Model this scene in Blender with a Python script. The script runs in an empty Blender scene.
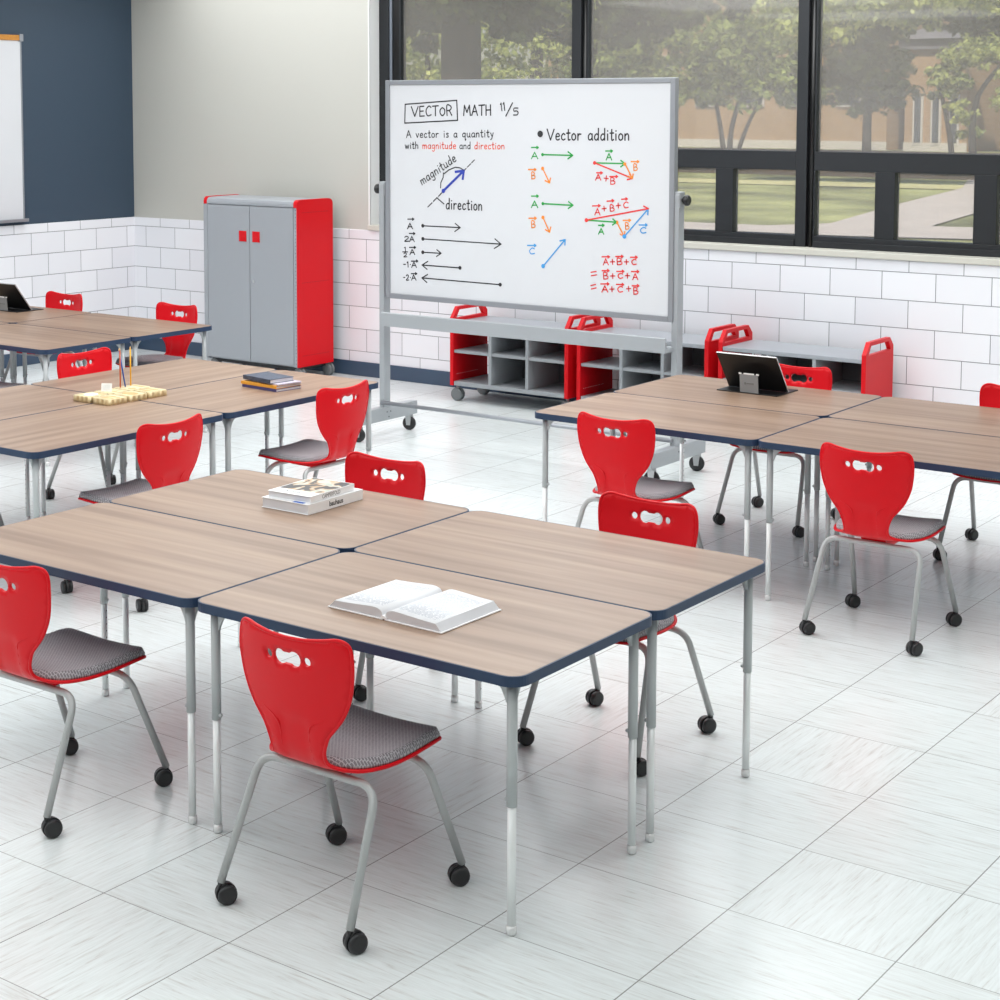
import bpy, bmesh, math, random
from mathutils import Vector, Matrix, Quaternion, geometry
PI = math.pi
R = math.radians
scene = bpy.context.scene
col = scene.collection
rnd = random.Random(7)

# ------------------------------------------------------------------ materials
def lin(c):
    return tuple(((v / 255) / 12.92 if v / 255 <= .04045 else ((v / 255 + .055) / 1.055) ** 2.4) for v in c) + (1,)

def newmat(name):
    m = bpy.data.materials.new(name)
    m.use_nodes = True
    return m, m.node_tree.nodes, m.node_tree.links, m.node_tree.nodes['Principled BSDF']

def mat(name, c, rough=.5, metal=0, spec=.5, coat=0, noise=0, nscale=8, bump=0, bscale=200):
    m, n, l, b = newmat(name)
    b.inputs['Base Color'].default_value = lin(c)
    b.inputs['Roughness'].default_value = rough
    b.inputs['Metallic'].default_value = metal
    b.inputs['Specular IOR Level'].default_value = spec
    b.inputs['Coat Weight'].default_value = coat
    b.inputs['Coat Roughness'].default_value = .1
    tc = n.new('ShaderNodeTexCoord')
    if noise:
        t = n.new('ShaderNodeTexNoise')
        t.inputs['Scale'].default_value = nscale
        t.inputs['Detail'].default_value = 4
        l.new(tc.outputs['Object'], t.inputs['Vector'])
        mx = n.new('ShaderNodeMixRGB')
        mx.blend_type = 'MULTIPLY'
        mx.inputs[0].default_value = 1
        mx.inputs[1].default_value = lin(c)
        r = n.new('ShaderNodeValToRGB')
        r.color_ramp.elements[0].position = .3
        r.color_ramp.elements[0].color = (1 - noise,) * 3 + (1,)
        r.color_ramp.elements[1].position = .7
        r.color_ramp.elements[1].color = (1, 1, 1, 1)
        l.new(t.outputs['Fac'], r.inputs[0])
        l.new(r.outputs[0], mx.inputs[2])
        l.new(mx.outputs[0], b.inputs['Base Color'])
    if bump:
        t2 = n.new('ShaderNodeTexNoise')
        t2.inputs['Scale'].default_value = bscale
        l.new(tc.outputs['Object'], t2.inputs['Vector'])
        bp = n.new('ShaderNodeBump')
        bp.inputs['Strength'].default_value = bump
        bp.inputs['Distance'].default_value = .002
        l.new(t2.outputs['Fac'], bp.inputs['Height'])
        l.new(bp.outputs[0], b.inputs['Normal'])
    return m

def math_node(n, l, op, a, b=None, c=None):
    x = n.new('ShaderNodeMath')
    x.operation = op
    for i, v in enumerate((a, b, c)):
        if v is None:
            continue
        if isinstance(v, (int, float)):
            x.inputs[i].default_value = v
        else:
            l.new(v, x.inputs[i])
    return x.outputs[0]

def mix_col(n, l, fac, a, b, blend='MIX'):
    x = n.new('ShaderNodeMixRGB')
    x.blend_type = blend
    for i, v in enumerate((fac, a, b)):
        if isinstance(v, (int, float, tuple)):
            x.inputs[i].default_value = v
        else:
            l.new(v, x.inputs[i])
    return x.outputs[0]

def wood_mat(name, c_dark, c_mid, c_light, rough=.34, stretch=(.9, 17, 17), coat=.04):
    m, n, l, b = newmat(name)
    tc = n.new('ShaderNodeTexCoord')
    oi = n.new('ShaderNodeObjectInfo')
    add = n.new('ShaderNodeVectorMath')
    add.operation = 'ADD'
    l.new(tc.outputs['Object'], add.inputs[0])
    cmb = n.new('ShaderNodeCombineXYZ')
    s = math_node(n, l, 'MULTIPLY', oi.outputs['Random'], 40.0)
    l.new(s, cmb.inputs[0]); l.new(s, cmb.inputs[1])
    l.new(cmb.outputs[0], add.inputs[1])
    mp = n.new('ShaderNodeMapping')
    mp.inputs['Scale'].default_value = stretch
    l.new(add.outputs[0], mp.inputs[0])
    t = n.new('ShaderNodeTexNoise')
    t.inputs['Scale'].default_value = 1
    t.inputs['Detail'].default_value = 2.5
    t.inputs['Roughness'].default_value = .5
    t.inputs['Distortion'].default_value = .3
    l.new(mp.outputs[0], t.inputs['Vector'])
    r = n.new('ShaderNodeValToRGB')
    e = r.color_ramp.elements
    e[0].position = .3; e[0].color = lin(c_dark)
    e[1].position = .72; e[1].color = lin(c_light)
    k = e.new(.5); k.color = lin(c_mid)
    l.new(t.outputs['Fac'], r.inputs[0])
    mp2 = n.new('ShaderNodeMapping')
    mp2.inputs['Scale'].default_value = (stretch[0] * 1.2, stretch[1] * 2.3, stretch[2] * 2.3)
    l.new(add.outputs[0], mp2.inputs[0])
    t2 = n.new('ShaderNodeTexNoise')
    t2.inputs['Scale'].default_value = 1
    t2.inputs['Detail'].default_value = 1
    l.new(mp2.outputs[0], t2.inputs['Vector'])
    g = n.new('ShaderNodeMapRange')
    g.inputs[1].default_value = .35; g.inputs[2].default_value = .65
    g.inputs[3].default_value = .93; g.inputs[4].default_value = 1.03
    l.new(t2.outputs['Fac'], g.inputs[0])
    o = mix_col(n, l, 1.0, r.outputs[0], g.outputs[0], 'MULTIPLY')
    l.new(o, b.inputs['Base Color'])
    b.inputs['Roughness'].default_value = rough
    b.inputs['Coat Weight'].default_value = coat
    b.inputs['Coat Roughness'].default_value = .2
    b.inputs['Specular IOR Level'].default_value = .3
    return m

def floor_mat():
    m, n, l, b = newmat('floor_tile')
    S, OX, OY = .4934, -2.1609, 4.2468
    ge = n.new('ShaderNodeNewGeometry')
    sp = n.new('ShaderNodeSeparateXYZ')
    l.new(ge.outputs['Position'], sp.inputs[0])
    u = math_node(n, l, 'DIVIDE', math_node(n, l, 'SUBTRACT', sp.outputs[0], OX), S)
    v = math_node(n, l, 'DIVIDE', math_node(n, l, 'SUBTRACT', sp.outputs[1], OY), S)
    iu, iv = math_node(n, l, 'FLOOR', u), math_node(n, l, 'FLOOR', v)
    fu, fv = math_node(n, l, 'FRACT', u), math_node(n, l, 'FRACT', v)
    # distance to the nearest joint
    du = math_node(n, l, 'MINIMUM', fu, math_node(n, l, 'SUBTRACT', 1.0, fu))
    dv = math_node(n, l, 'MINIMUM', fv, math_node(n, l, 'SUBTRACT', 1.0, fv))
    ju = math_node(n, l, 'LESS_THAN', du, .0040)
    jv = math_node(n, l, 'LESS_THAN', dv, .0034)
    joint = math_node(n, l, 'MAXIMUM', ju, math_node(n, l, 'MULTIPLY', jv, .85))
    # each tile turns its grain one way or the other
    cid = n.new('ShaderNodeCombineXYZ')
    l.new(iu, cid.inputs[0]); l.new(iv, cid.inputs[1])
    wn = n.new('ShaderNodeTexWhiteNoise')
    wn.noise_dimensions = '2D'
    l.new(cid.outputs[0], wn.inputs['Vector'])
    turn = math_node(n, l, 'GREATER_THAN', wn.outputs['Value'], .74)
    def streak(a, bb, dens):
        c = n.new('ShaderNodeCombineXYZ')
        l.new(math_node(n, l, 'MULTIPLY', a, 3.0), c.inputs[0])
        l.new(math_node(n, l, 'MULTIPLY', bb, dens), c.inputs[1])
        l.new(math_node(n, l, 'MULTIPLY', wn.outputs['Value'], 37.0), c.inputs[2])
        t = n.new('ShaderNodeTexNoise')
        t.inputs['Scale'].default_value = 1
        t.inputs['Detail'].default_value = 6
        t.inputs['Roughness'].default_value = .68
        t.inputs['Distortion'].default_value = .5
        l.new(c.outputs[0], t.inputs['Vector'])
        return t.outputs['Fac']
    sa, sb = streak(u, v, 42.0), streak(v, u, 42.0)
    st = n.new('ShaderNodeMix')
    l.new(turn, st.inputs[0]); l.new(sa, st.inputs[2]); l.new(sb, st.inputs[3])
    r = n.new('ShaderNodeValToRGB')
    e = r.color_ramp.elements
    e[0].position = .28; e[0].color = lin((196, 195, 191))
    e[1].position = .6; e[1].color = lin((230, 236, 236))
    k = e.new(.43); k.color = lin((221, 226, 225))
    l.new(st.outputs[0], r.inputs[0])
    tone = n.new('ShaderNodeMapRange')
    tone.inputs[3].default_value = .95; tone.inputs[4].default_value = 1.0
    l.new(wn.outputs['Value'], tone.inputs[0])
    c1 = mix_col(n, l, 1.0, r.outputs[0], tone.outputs[0], 'MULTIPLY')
    c2 = mix_col(n, l, math_node(n, l, 'MULTIPLY', joint, .8), c1, lin((110, 110, 108)))
    l.new(c2, b.inputs['Base Color'])
    b.inputs['Roughness'].default_value = .24
    b.inputs['Specular IOR Level'].default_value = .5
    bp = n.new('ShaderNodeBump')
    bp.inputs['Strength'].default_value = .07
    bp.inputs['Distance'].default_value = .002
    l.new(st.outputs[0], bp.inputs['Height'])
    l.new(bp.outputs[0], b.inputs['Normal'])
    return m

def wall_tile_mat(name, axis, origin):
    m, n, l, b = newmat(name)
    ge = n.new('ShaderNodeNewGeometry')
    sp = n.new('ShaderNodeSeparateXYZ')
    l.new(ge.outputs['Position'], sp.inputs[0])
    cmb = n.new('ShaderNodeCombineXYZ')
    l.new(math_node(n, l, 'SUBTRACT', sp.outputs[axis], origin - 37.15), cmb.inputs[0])
    l.new(math_node(n, l, 'SUBTRACT', sp.outputs[2], .018), cmb.inputs[1])
    br = n.new('ShaderNodeTexBrick')
    br.offset = .5
    br.offset_frequency = 2
    br.squash = 1
    br.inputs['Color1'].default_value = lin((236, 237, 241))
    br.inputs['Color2'].default_value = lin((229, 230, 235))
    br.inputs['Mortar'].default_value = lin((126, 128, 132))
    br.inputs['Scale'].default_value = 1
    br.inputs['Mortar Size'].default_value = .0026
    br.inputs['Mortar Smooth'].default_value = .1
    br.inputs['Bias'].default_value = 0
    br.inputs['Brick Width'].default_value = .3715
    br.inputs['Row Height'].default_value = .187
    l.new(cmb.outputs[0], br.inputs['Vector'])
    l.new(br.outputs['Color'], b.inputs['Base Color'])
    bp = n.new('ShaderNodeBump')
    bp.invert = True
    bp.inputs['Strength'].default_value = .6
    bp.inputs['Distance'].default_value = .004
    l.new(br.outputs['Fac'], bp.inputs['Height'])
    l.new(bp.outputs[0], b.inputs['Normal'])
    b.inputs['Roughness'].default_value = .32
    return m

def fabric_mat():
    m, n, l, b = newmat('seat_fabric')
    tc = n.new('ShaderNodeTexCoord')
    mp = n.new('ShaderNodeMapping')
    mp.inputs['Scale'].default_value = (82, 82, 8)
    l.new(tc.outputs['Object'], mp.inputs[0])
    br = n.new('ShaderNodeTexBrick')
    br.offset = .5
    br.inputs['Color1'].default_value = lin((124, 118, 123))
    br.inputs['Color2'].default_value = lin((114, 108, 113))
    br.inputs['Mortar'].default_value = lin((176, 173, 176))
    br.inputs['Scale'].default_value = 1
    br.inputs['Mortar Size'].default_value = .13
    br.inputs['Mortar Smooth'].default_value = .6
    br.inputs['Brick Width'].default_value = 1.0
    br.inputs['Row Height'].default_value = .62
    l.new(mp.outputs[0], br.inputs['Vector'])
    l.new(br.outputs['Color'], b.inputs['Base Color'])
    b.inputs['Roughness'].default_value = .75
    b.inputs['Sheen Weight'].default_value = .2
    return m

def haze_mat(name, fac, c):
    m, n, l, b = newmat(name)
    n.remove(b)
    out = n['Material Output']
    tr = n.new('ShaderNodeBsdfTransparent')
    tr.inputs[0].default_value = (.97, .97, .96, 1)
    tl = n.new('ShaderNodeBsdfTranslucent')
    tl.inputs[0].default_value = lin(c)
    df = n.new('ShaderNodeBsdfDiffuse')
    df.inputs[0].default_value = lin(c)
    mx = n.new('ShaderNodeMixShader')
    mx.inputs[0].default_value = .45
    l.new(tl.outputs[0], mx.inputs[1]); l.new(df.outputs[0], mx.inputs[2])
    m2 = n.new('ShaderNodeMixShader')
    m2.inputs[0].default_value = fac
    l.new(tr.outputs[0], m2.inputs[1]); l.new(mx.outputs[0], m2.inputs[2])
    gl = n.new('ShaderNodeBsdfGlossy')
    gl.inputs['Roughness'].default_value = .03
    m3 = n.new('ShaderNodeMixShader')
    m3.inputs[0].default_value = .03
    l.new(m2.outputs[0], m3.inputs[1]); l.new(gl.outputs[0], m3.inputs[2])
    l.new(m3.outputs[0], out.inputs[0])
    return m

def leaf_mat(name, dark, light):  # noise puts foliage highlights and shading into the leaf colour
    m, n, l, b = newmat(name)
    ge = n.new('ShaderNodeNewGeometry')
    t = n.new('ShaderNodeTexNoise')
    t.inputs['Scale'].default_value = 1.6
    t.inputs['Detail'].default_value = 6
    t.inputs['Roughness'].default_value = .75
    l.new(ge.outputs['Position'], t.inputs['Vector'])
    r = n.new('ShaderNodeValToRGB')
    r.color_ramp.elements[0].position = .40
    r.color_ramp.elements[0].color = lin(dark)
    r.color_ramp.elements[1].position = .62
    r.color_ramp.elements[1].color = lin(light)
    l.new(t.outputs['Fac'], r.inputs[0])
    l.new(r.outputs[0], b.inputs['Base Color'])
    b.inputs['Roughness'].default_value = .7
    b.inputs['Specular IOR Level'].default_value = .15
    tl = n.new('ShaderNodeBsdfTranslucent')
    l.new(r.outputs[0], tl.inputs[0])
    mx = n.new('ShaderNodeMixShader')
    mx.inputs[0].default_value = .35
    l.new(b.outputs[0], mx.inputs[1]); l.new(tl.outputs[0], mx.inputs[2])
    l.new(mx.outputs[0], n['Material Output'].inputs[0])
    return m

def page_mat():
    m, n, l, b = newmat('printed_page')
    tc = n.new('ShaderNodeTexCoord')
    sp = n.new('ShaderNodeSeparateXYZ')
    l.new(tc.outputs['Object'], sp.inputs[0])
    x, y = sp.outputs[0], sp.outputs[1]
    ax = math_node(n, l, 'ABSOLUTE', x)
    inx = math_node(n, l, 'MULTIPLY', math_node(n, l, 'GREATER_THAN', ax, .028), math_node(n, l, 'LESS_THAN', ax, .178))
    ay = math_node(n, l, 'ABSOLUTE', y)
    iny = math_node(n, l, 'LESS_THAN', ay, .115)
    ln = math_node(n, l, 'LESS_THAN', math_node(n, l, 'FRACT', math_node(n, l, 'MULTIPLY', y, 130.0)), .42)
    c = n.new('ShaderNodeCombineXYZ')
    l.new(math_node(n, l, 'MULTIPLY', x, 170.0), c.inputs[0])
    l.new(math_node(n, l, 'FLOOR', math_node(n, l, 'MULTIPLY', y, 130.0)), c.inputs[1])
    t = n.new('ShaderNodeTexWhiteNoise')
    fl = n.new('ShaderNodeVectorMath'); fl.operation = 'FLOOR'
    l.new(c.outputs[0], fl.inputs[0]); l.new(fl.outputs[0], t.inputs['Vector'])
    ink = math_node(n, l, 'GREATER_THAN', t.outputs['Value'], .22)
    f = math_node(n, l, 'MULTIPLY', math_node(n, l, 'MULTIPLY', inx, iny), math_node(n, l, 'MULTIPLY', ln, ink))
    o = mix_col(n, l, math_node(n, l, 'MULTIPLY', f, .62), lin((232, 233, 236)), lin((120, 130, 150)))
    l.new(o, b.inputs['Base Color'])
    b.inputs['Roughness'].default_value = .6
    return m

def cover_mat():
    # a photographic cover: hands over a dark table, greenish ground
    m, n, l, b = newmat('book_cover_picture')
    tc = n.new('ShaderNodeTexCoord')
    t = n.new('ShaderNodeTexNoise')
    t.inputs['Scale'].default_value = 14
    t.inputs['Detail'].default_value = 2
    t.inputs['Distortion'].default_value = .8
    l.new(tc.outputs['Object'], t.inputs['Vector'])
    r = n.new('ShaderNodeValToRGB')
    r.color_ramp.interpolation = 'EASE'
    e = r.color_ramp.elements
    e[0].position = .42; e[0].color = lin((30, 32, 40))
    e[1].position = .66; e[1].color = lin((176, 184, 170))
    k = e.new(.47); k.color = lin((56, 48, 46))
    k = e.new(.51); k.color = lin((196, 160, 118))
    k = e.new(.58); k.color = lin((196, 198, 186))
    l.new(t.outputs['Fac'], r.inputs[0])
    l.new(r.outputs[0], b.inputs['Base Color'])
    b.inputs['Roughness'].default_value = .35
    return m

def brick_mat(name, c1, c2):
    m, n, l, b = newmat(name)
    tc = n.new('ShaderNodeTexCoord')
    br = n.new('ShaderNodeTexBrick')
    br.inputs['Color1'].default_value = lin(c1)
    br.inputs['Color2'].default_value = lin(c2)
    br.inputs['Mortar'].default_value = lin((170, 150, 130))
    br.inputs['Scale'].default_value = 2.2
    sp = n.new('ShaderNodeSeparateXYZ'); l.new(tc.outputs['Object'], sp.inputs[0])
    cb = n.new('ShaderNodeCombineXYZ'); l.new(sp.outputs[0], cb.inputs[0]); l.new(sp.outputs[2], cb.inputs[1])
    l.new(cb.outputs[0], br.inputs['Vector'])
    l.new(br.outputs['Color'], b.inputs['Base Color'])
    b.inputs['Roughness'].default_value = .9
    return m

M = dict(
    floor=floor_mat(),
    tile_b=wall_tile_mat('glazed_block_back', 0, -5.66),
    tile_l=wall_tile_mat('glazed_block_left', 1, 9.826),
    greige=mat('greige_paint', (190, 189, 182), .75),
    navy_wall=mat('navy_paint', (52, 69, 86), .6),
    ceiling=mat('ceiling_white', (240, 240, 238), .9),
    white_trim=mat('white_trim', (240, 241, 240), .5),
    cream=mat('cream_sill', (200, 198, 188), .5),
    navy_base=mat('navy_baseboard', (58, 76, 98), .4),
    black_frame=mat('black_window_frame', (38, 40, 43), .45, 0, .3),
    black_gap=mat('black_gasket', (14, 14, 15), .3),
    rail_grey=mat('bright_window_track', (140, 148, 160), .35, .6),
    haze_up=haze_mat('shaded_glass', .41, (184, 177, 172)),
    haze_lo=haze_mat('hazy_glass', .27, (184, 178, 174)),  # pale veil mixed into the lower panes for their haze
    wood=wood_mat('table_laminate', (132, 107, 89), (150, 124, 105), (163, 138, 118)),
    edge=mat('navy_edge', (44, 62, 88), .4, 0, .3),
    under=mat('table_underside', (200, 195, 188), .7),
    leg=mat('grey_leg', (184, 188, 189), .36, .05),
    chrome=mat('chrome_leg', (236, 238, 238), .3, .15),
    glide=mat('clear_glide', (232, 232, 232), .25, .3),
    dark=mat('dark_hole', (40, 40, 42), .6),
    red=mat('red_plastic', (216, 14, 27), .36, 0, .22),
    red_metal=mat('red_enamel', (210, 16, 27), .38, 0, .22),
    fabric=fabric_mat(),
    tube=mat('grey_tube', (176, 178, 178), .34, .1),
    caster=mat('black_caster', (34, 34, 36), .38),
    grey_caster=mat('grey_caster', (112, 116, 118), .4),
    steel=mat('steel_bracket', (190, 192, 194), .3, .8),
    cab=mat('grey_enamel', (156, 160, 166), .38),
    cab_dark=mat('dark_gap', (38, 40, 43), .6),
    cab_in=mat('grey_cubby', (152, 156, 160), .45),
    cab_back=mat('cubby_back', (92, 94, 97), .55),
    stand=mat('grey_stand', (168, 172, 176), .38, .2),
    board=mat('whiteboard_surface', (214, 216, 220), .2),
    bframe=mat('board_frame', (158, 161, 167), .35, .5),
    cork=mat('orange_cork', (204, 140, 62), .8, noise=.2, nscale=60),
    paper=mat('white_paper', (240, 240, 240), .6),
    pagesides=mat('page_edges', (214, 214, 218), .75, noise=.12, nscale=3),
    bookwhite=mat('white_cover', (244, 244, 245), .35),
    page=page_mat(),
    cover=cover_mat(),
    nb_blue=mat('slate_blue_cover', (74, 84, 104), .6, noise=.45, nscale=45),
    nb_lilac=mat('lilac_pattern_cover', (214, 205, 222), .6, noise=.5, nscale=80),
    nb_orange=mat('orange_cover', (226, 158, 52), .5),
    nb_purple=mat('purple_cover', (70, 66, 116), .5),
    maple=wood_mat('light_wood_block', (218, 198, 152), (228, 211, 168), (236, 222, 184), .5, (8, 60, 8), 0),
    maple_dark=mat('carved_recess', (188, 158, 104), .6),
    pencil_o=mat('orange_pencil', (196, 92, 48), .4),
    pencil_b=mat('blue_pencil', (44, 84, 172), .4),
    pencil_y=mat('yellow_pencil', (240, 178, 40), .4),
    pencil_w=mat('pencil_wood', (226, 190, 140), .6),
    tablet=mat('black_tablet', (22, 22, 23), .4),
    tab_edge=mat('silver_tablet_edge', (206, 208, 210), .25, .7),
    tab_stand=mat('grey_kickstand', (142, 146, 149), .35, .3),
    ink=mat('black_lettering', (40, 40, 42), .5),
    ink_grey=mat('grey_lettering', (118, 120, 122), .5),
    ink_blue=mat('blue_cover_mark', (40, 100, 190), .5),
    lawn=mat('lawn_grass', (164, 166, 108), .9, noise=.8, nscale=.55),  # strong noise paints sun dapple and shade into the grass
    sunlit=mat('painted_sun_grass', (190, 184, 132), .9, noise=.25, nscale=1.2),
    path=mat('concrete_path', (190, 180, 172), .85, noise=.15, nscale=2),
    shade_brown=mat('painted_shade', (84, 68, 52), .9, noise=.4, nscale=1.5),  # dark brown standing in for shade on the far lawn
    bark=mat('tree_bark', (50, 42, 36), .9, noise=.4, nscale=6),
    brick_tan=brick_mat('tan_brick', (178, 142, 98), (164, 130, 90)),
    brick_red=brick_mat('red_brick', (170, 112, 84), (156, 98, 74)),
    stone=mat('pale_stone', (206, 200, 190), .8),
    roof=mat('slate_roof', (120, 118, 124), .8),
    dark_glass=mat('window_dark', (70, 76, 84), .2),
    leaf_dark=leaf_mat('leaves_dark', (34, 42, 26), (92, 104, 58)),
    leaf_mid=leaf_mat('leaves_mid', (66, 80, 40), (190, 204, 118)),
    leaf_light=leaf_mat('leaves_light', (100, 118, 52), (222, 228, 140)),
)
for nm, c in dict(black=(40, 40, 44), red=(226, 54, 52), vermilion=(232, 84, 56), green=(38, 160, 70), orange=(238, 138, 44), blue=(46, 66, 168), sky=(62, 150, 214)).items():
    M['mk_' + nm] = mat('marker_' + nm, c, .5)

# ------------------------------------------------------------------ mesh helpers
class MB:
    def __init__(s):
        s.bm = bmesh.new()
    def box(s, x0, x1, y0, y1, z0, z1, bevel=0, seg=2, mi=0):
        vs = [s.bm.verts.new((x, y, z)) for z in (z0, z1) for y in (y0, y1) for x in (x0, x1)]
        fs = []
        for q in ((0, 2, 3, 1), (4, 5, 7, 6), (0, 1, 5, 4), (2, 6, 7, 3), (0, 4, 6, 2), (1, 3, 7, 5)):
            f = s.bm.faces.new([vs[i] for i in q]); f.material_index = mi; fs.append(f)
        if bevel:
            es = list({e for f in fs for e in f.edges})
            r = bmesh.ops.bevel(s.bm, geom=es, offset=bevel, segments=seg, affect='EDGES', profile=.5)
            for f in r['faces']:
                f.material_index = mi
        return vs
    def prism(s, poly, a0, a1, axis='z', mi=0, smooth=False):
        # polygon in the two remaining axes, extruded along axis
        def P(p, a):
            return {'z': (p[0], p[1], a), 'y': (p[0], a, p[1]), 'x': (a, p[0], p[1])}[axis]
        A = [s.bm.verts.new(P(p, a0)) for p in poly]
        B = [s.bm.verts.new(P(p, a1)) for p in poly]
        n = len(poly)
        fs = [s.bm.faces.new(A[::-1]), s.bm.faces.new(B)]
        for i in range(n):
            f = s.bm.faces.new((A[i], A[(i + 1) % n], B[(i + 1) % n], B[i])); f.smooth = smooth; fs.append(f)
        for f in fs:
            f.material_index = mi
        return fs
    def tube(s, pts, rad, n=12, cap=True, mi=0, closed=False):
        pts = [Vector(p) for p in pts]
        k = len(pts)
        rads = rad if isinstance(rad, (list, tuple)) else [rad] * k
        tang = []
        for i in range(k):
            if closed:
                t = pts[(i + 1) % k] - pts[i - 1]
            else:
                t = pts[min(i + 1, k - 1)] - pts[max(i - 1, 0)]
            tang.append(t.normalized())
        up = Vector((0, 0, 1)) if abs(tang[0].z) < .9 else Vector((0, 1, 0))
        nrm = (up - tang[0] * up.dot(tang[0])).normalized()
        rings = []
        for i in range(k):
            if i:
                q = tang[i - 1].rotation_difference(tang[i])
                nrm = q @ nrm
                nrm = (nrm - tang[i] * nrm.dot(tang[i])).normalized()
            bn = tang[i].cross(nrm)
            rings.append([s.bm.verts.new(pts[i] + (nrm * math.cos(2 * PI * j / n) + bn * math.sin(2 * PI * j / n)) * rads[i]) for j in range(n)])
        for i in range(k if closed else k - 1):
            a, b = rings[i], rings[(i + 1) % k]
            for j in range(n):
                f = s.bm.faces.new((a[j], a[(j + 1) % n], b[(j + 1) % n], b[j])); f.smooth = True; f.material_index = mi
        if cap and not closed:
            f = s.bm.faces.new(rings[0][::-1]); f.material_index = mi
            f = s.bm.faces.new(rings[-1]); f.material_index = mi
    def cyl(s, p0, p1, r, n=16, mi=0, r2=None):
        s.tube([p0, p1], [r, r if r2 is None else r2], n, True, mi)
    def lathe(s, c, prof, axis, n=20, mi=0):
        # prof: list of (radius, offset along axis)
        ax = Vector(axis).normalized()
        up = Vector((0, 0, 1)) if abs(ax.z) < .9 else Vector((1, 0, 0))
        a = (up - ax * up.dot(ax)).normalized(); b = ax.cross(a)
        c = Vector(c)
        rings = [[s.bm.verts.new(c + ax * o + (a * math.cos(2 * PI * j / n) + b * math.sin(2 * PI * j / n)) * r) for j in range(n)] for r, o in prof]
        for p, q in zip(rings, rings[1:]):
            for j in range(n):
                f = s.bm.faces.new((p[j], p[(j + 1) % n], q[(j + 1) % n], q[j])); f.smooth = True; f.material_index = mi
        f = s.bm.faces.new(rings[0][::-1]); f.material_index = mi
        f = s.bm.faces.new(rings[-1]); f.material_index = mi
    def quad(s, a, b, c, d, mi=0):
        f = s.bm.faces.new([s.bm.verts.new(p) for p in (a, b, c, d)]); f.material_index = mi
        return f
    def build(s, name, mats, parent=None, recalc=True, loc=None):
        if recalc:
            bmesh.ops.recalc_face_normals(s.bm, faces=s.bm.faces)
        me = bpy.data.meshes.new(name)
        s.bm.to_mesh(me); s.bm.free()
        for m in (mats if isinstance(mats, (list, tuple)) else [mats]):
            me.materials.append(m)
        o = bpy.data.objects.new(name, me)
        col.objects.link(o)
        if parent:
            o.parent = parent
        if loc:
            o.location = loc
        return o

def thing(name, label, cat, loc=(0, 0, 0), rz=0, group=None):
    o = bpy.data.objects.new(name, None)
    col.objects.link(o)
    o.empty_display_size = .1
    o.location = loc; o.rotation_euler = (0, 0, rz)
    return tag(o, label, cat, group)

def tag(o, label, cat, group=None, kind=None):
    o['label'] = label; o['category'] = cat
    if group: o['group'] = group
    if kind: o['kind'] = kind
    return o

def struct(o):
    o['kind'] = 'structure'
    return o

def copy_tree(o, parent=None):
    c = o.copy(); col.objects.link(c); c.parent = parent
    for ch in list(o.children):
        copy_tree(ch, c)
    return c

def catmull(pts, per=6, closed=False):
    pts = [Vector(p) for p in pts]
    n = len(pts); out = []
    rng = range(n if closed else n - 1)
    for i in rng:
        p1, p2 = pts[i], pts[(i + 1) % n]
        p0 = pts[i - 1] if (i > 0 or closed) else p1
        p3 = pts[(i + 2) % n] if (i + 2 < n or closed) else p2
        for k in range(per):
            t = k / per
            out.append(.5 * ((2 * p1) + (p2 - p0) * t + (2 * p0 - 5 * p1 + 4 * p2 - p3) * t * t + (3 * p1 - p0 - 3 * p2 + p3) * t ** 3))
    if not closed:
        out.append(pts[-1])
    return out

def fillet(pts, r, n=7):
    pts = [Vector(p) for p in pts]
    out = [pts[0]]
    for a, b, c in zip(pts, pts[1:], pts[2:]):
        u, v = (a - b).normalized(), (c - b).normalized()
        p, q = b + u * r, b + v * r
        for k in range(n + 1):
            t = k / n
            out.append(p.lerp(b, t).lerp(b.lerp(q, t), t))
    out.append(pts[-1])
    return out

def rrect(x0, x1, y0, y1, r, n=6):
    out = []
    for cx, cy, a in ((x1 - r, y1 - r, 0), (x0 + r, y1 - r, 90), (x0 + r, y0 + r, 180), (x1 - r, y0 + r, 270)):
        for k in range(n + 1):
            t = R(a + 90 * k / n)
            out.append((cx + r * math.cos(t), cy + r * math.sin(t)))
    return out

def inside(p, poly):
    c = False; x, y = p
    j = len(poly) - 1
    for i in range(len(poly)):
        xi, yi = poly[i]; xj, yj = poly[j]
        if (yi > y) != (yj > y) and x < (xj - xi) * (y - yi) / (yj - yi) + xi:
            c = not c
        j = i
    return c

def dist_poly(p, poly):
    best = 9
    x, y = p
    for i in range(len(poly)):
        ax, ay = poly[i - 1]; bx, by = poly[i]
        dx, dy = bx - ax, by - ay
        L = dx * dx + dy * dy or 1e-12
        t = max(0, min(1, ((x - ax) * dx + (y - ay) * dy) / L))
        d = math.hypot(x - ax - t * dx, y - ay - t * dy)
        best = min(best, d)
    return best

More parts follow.
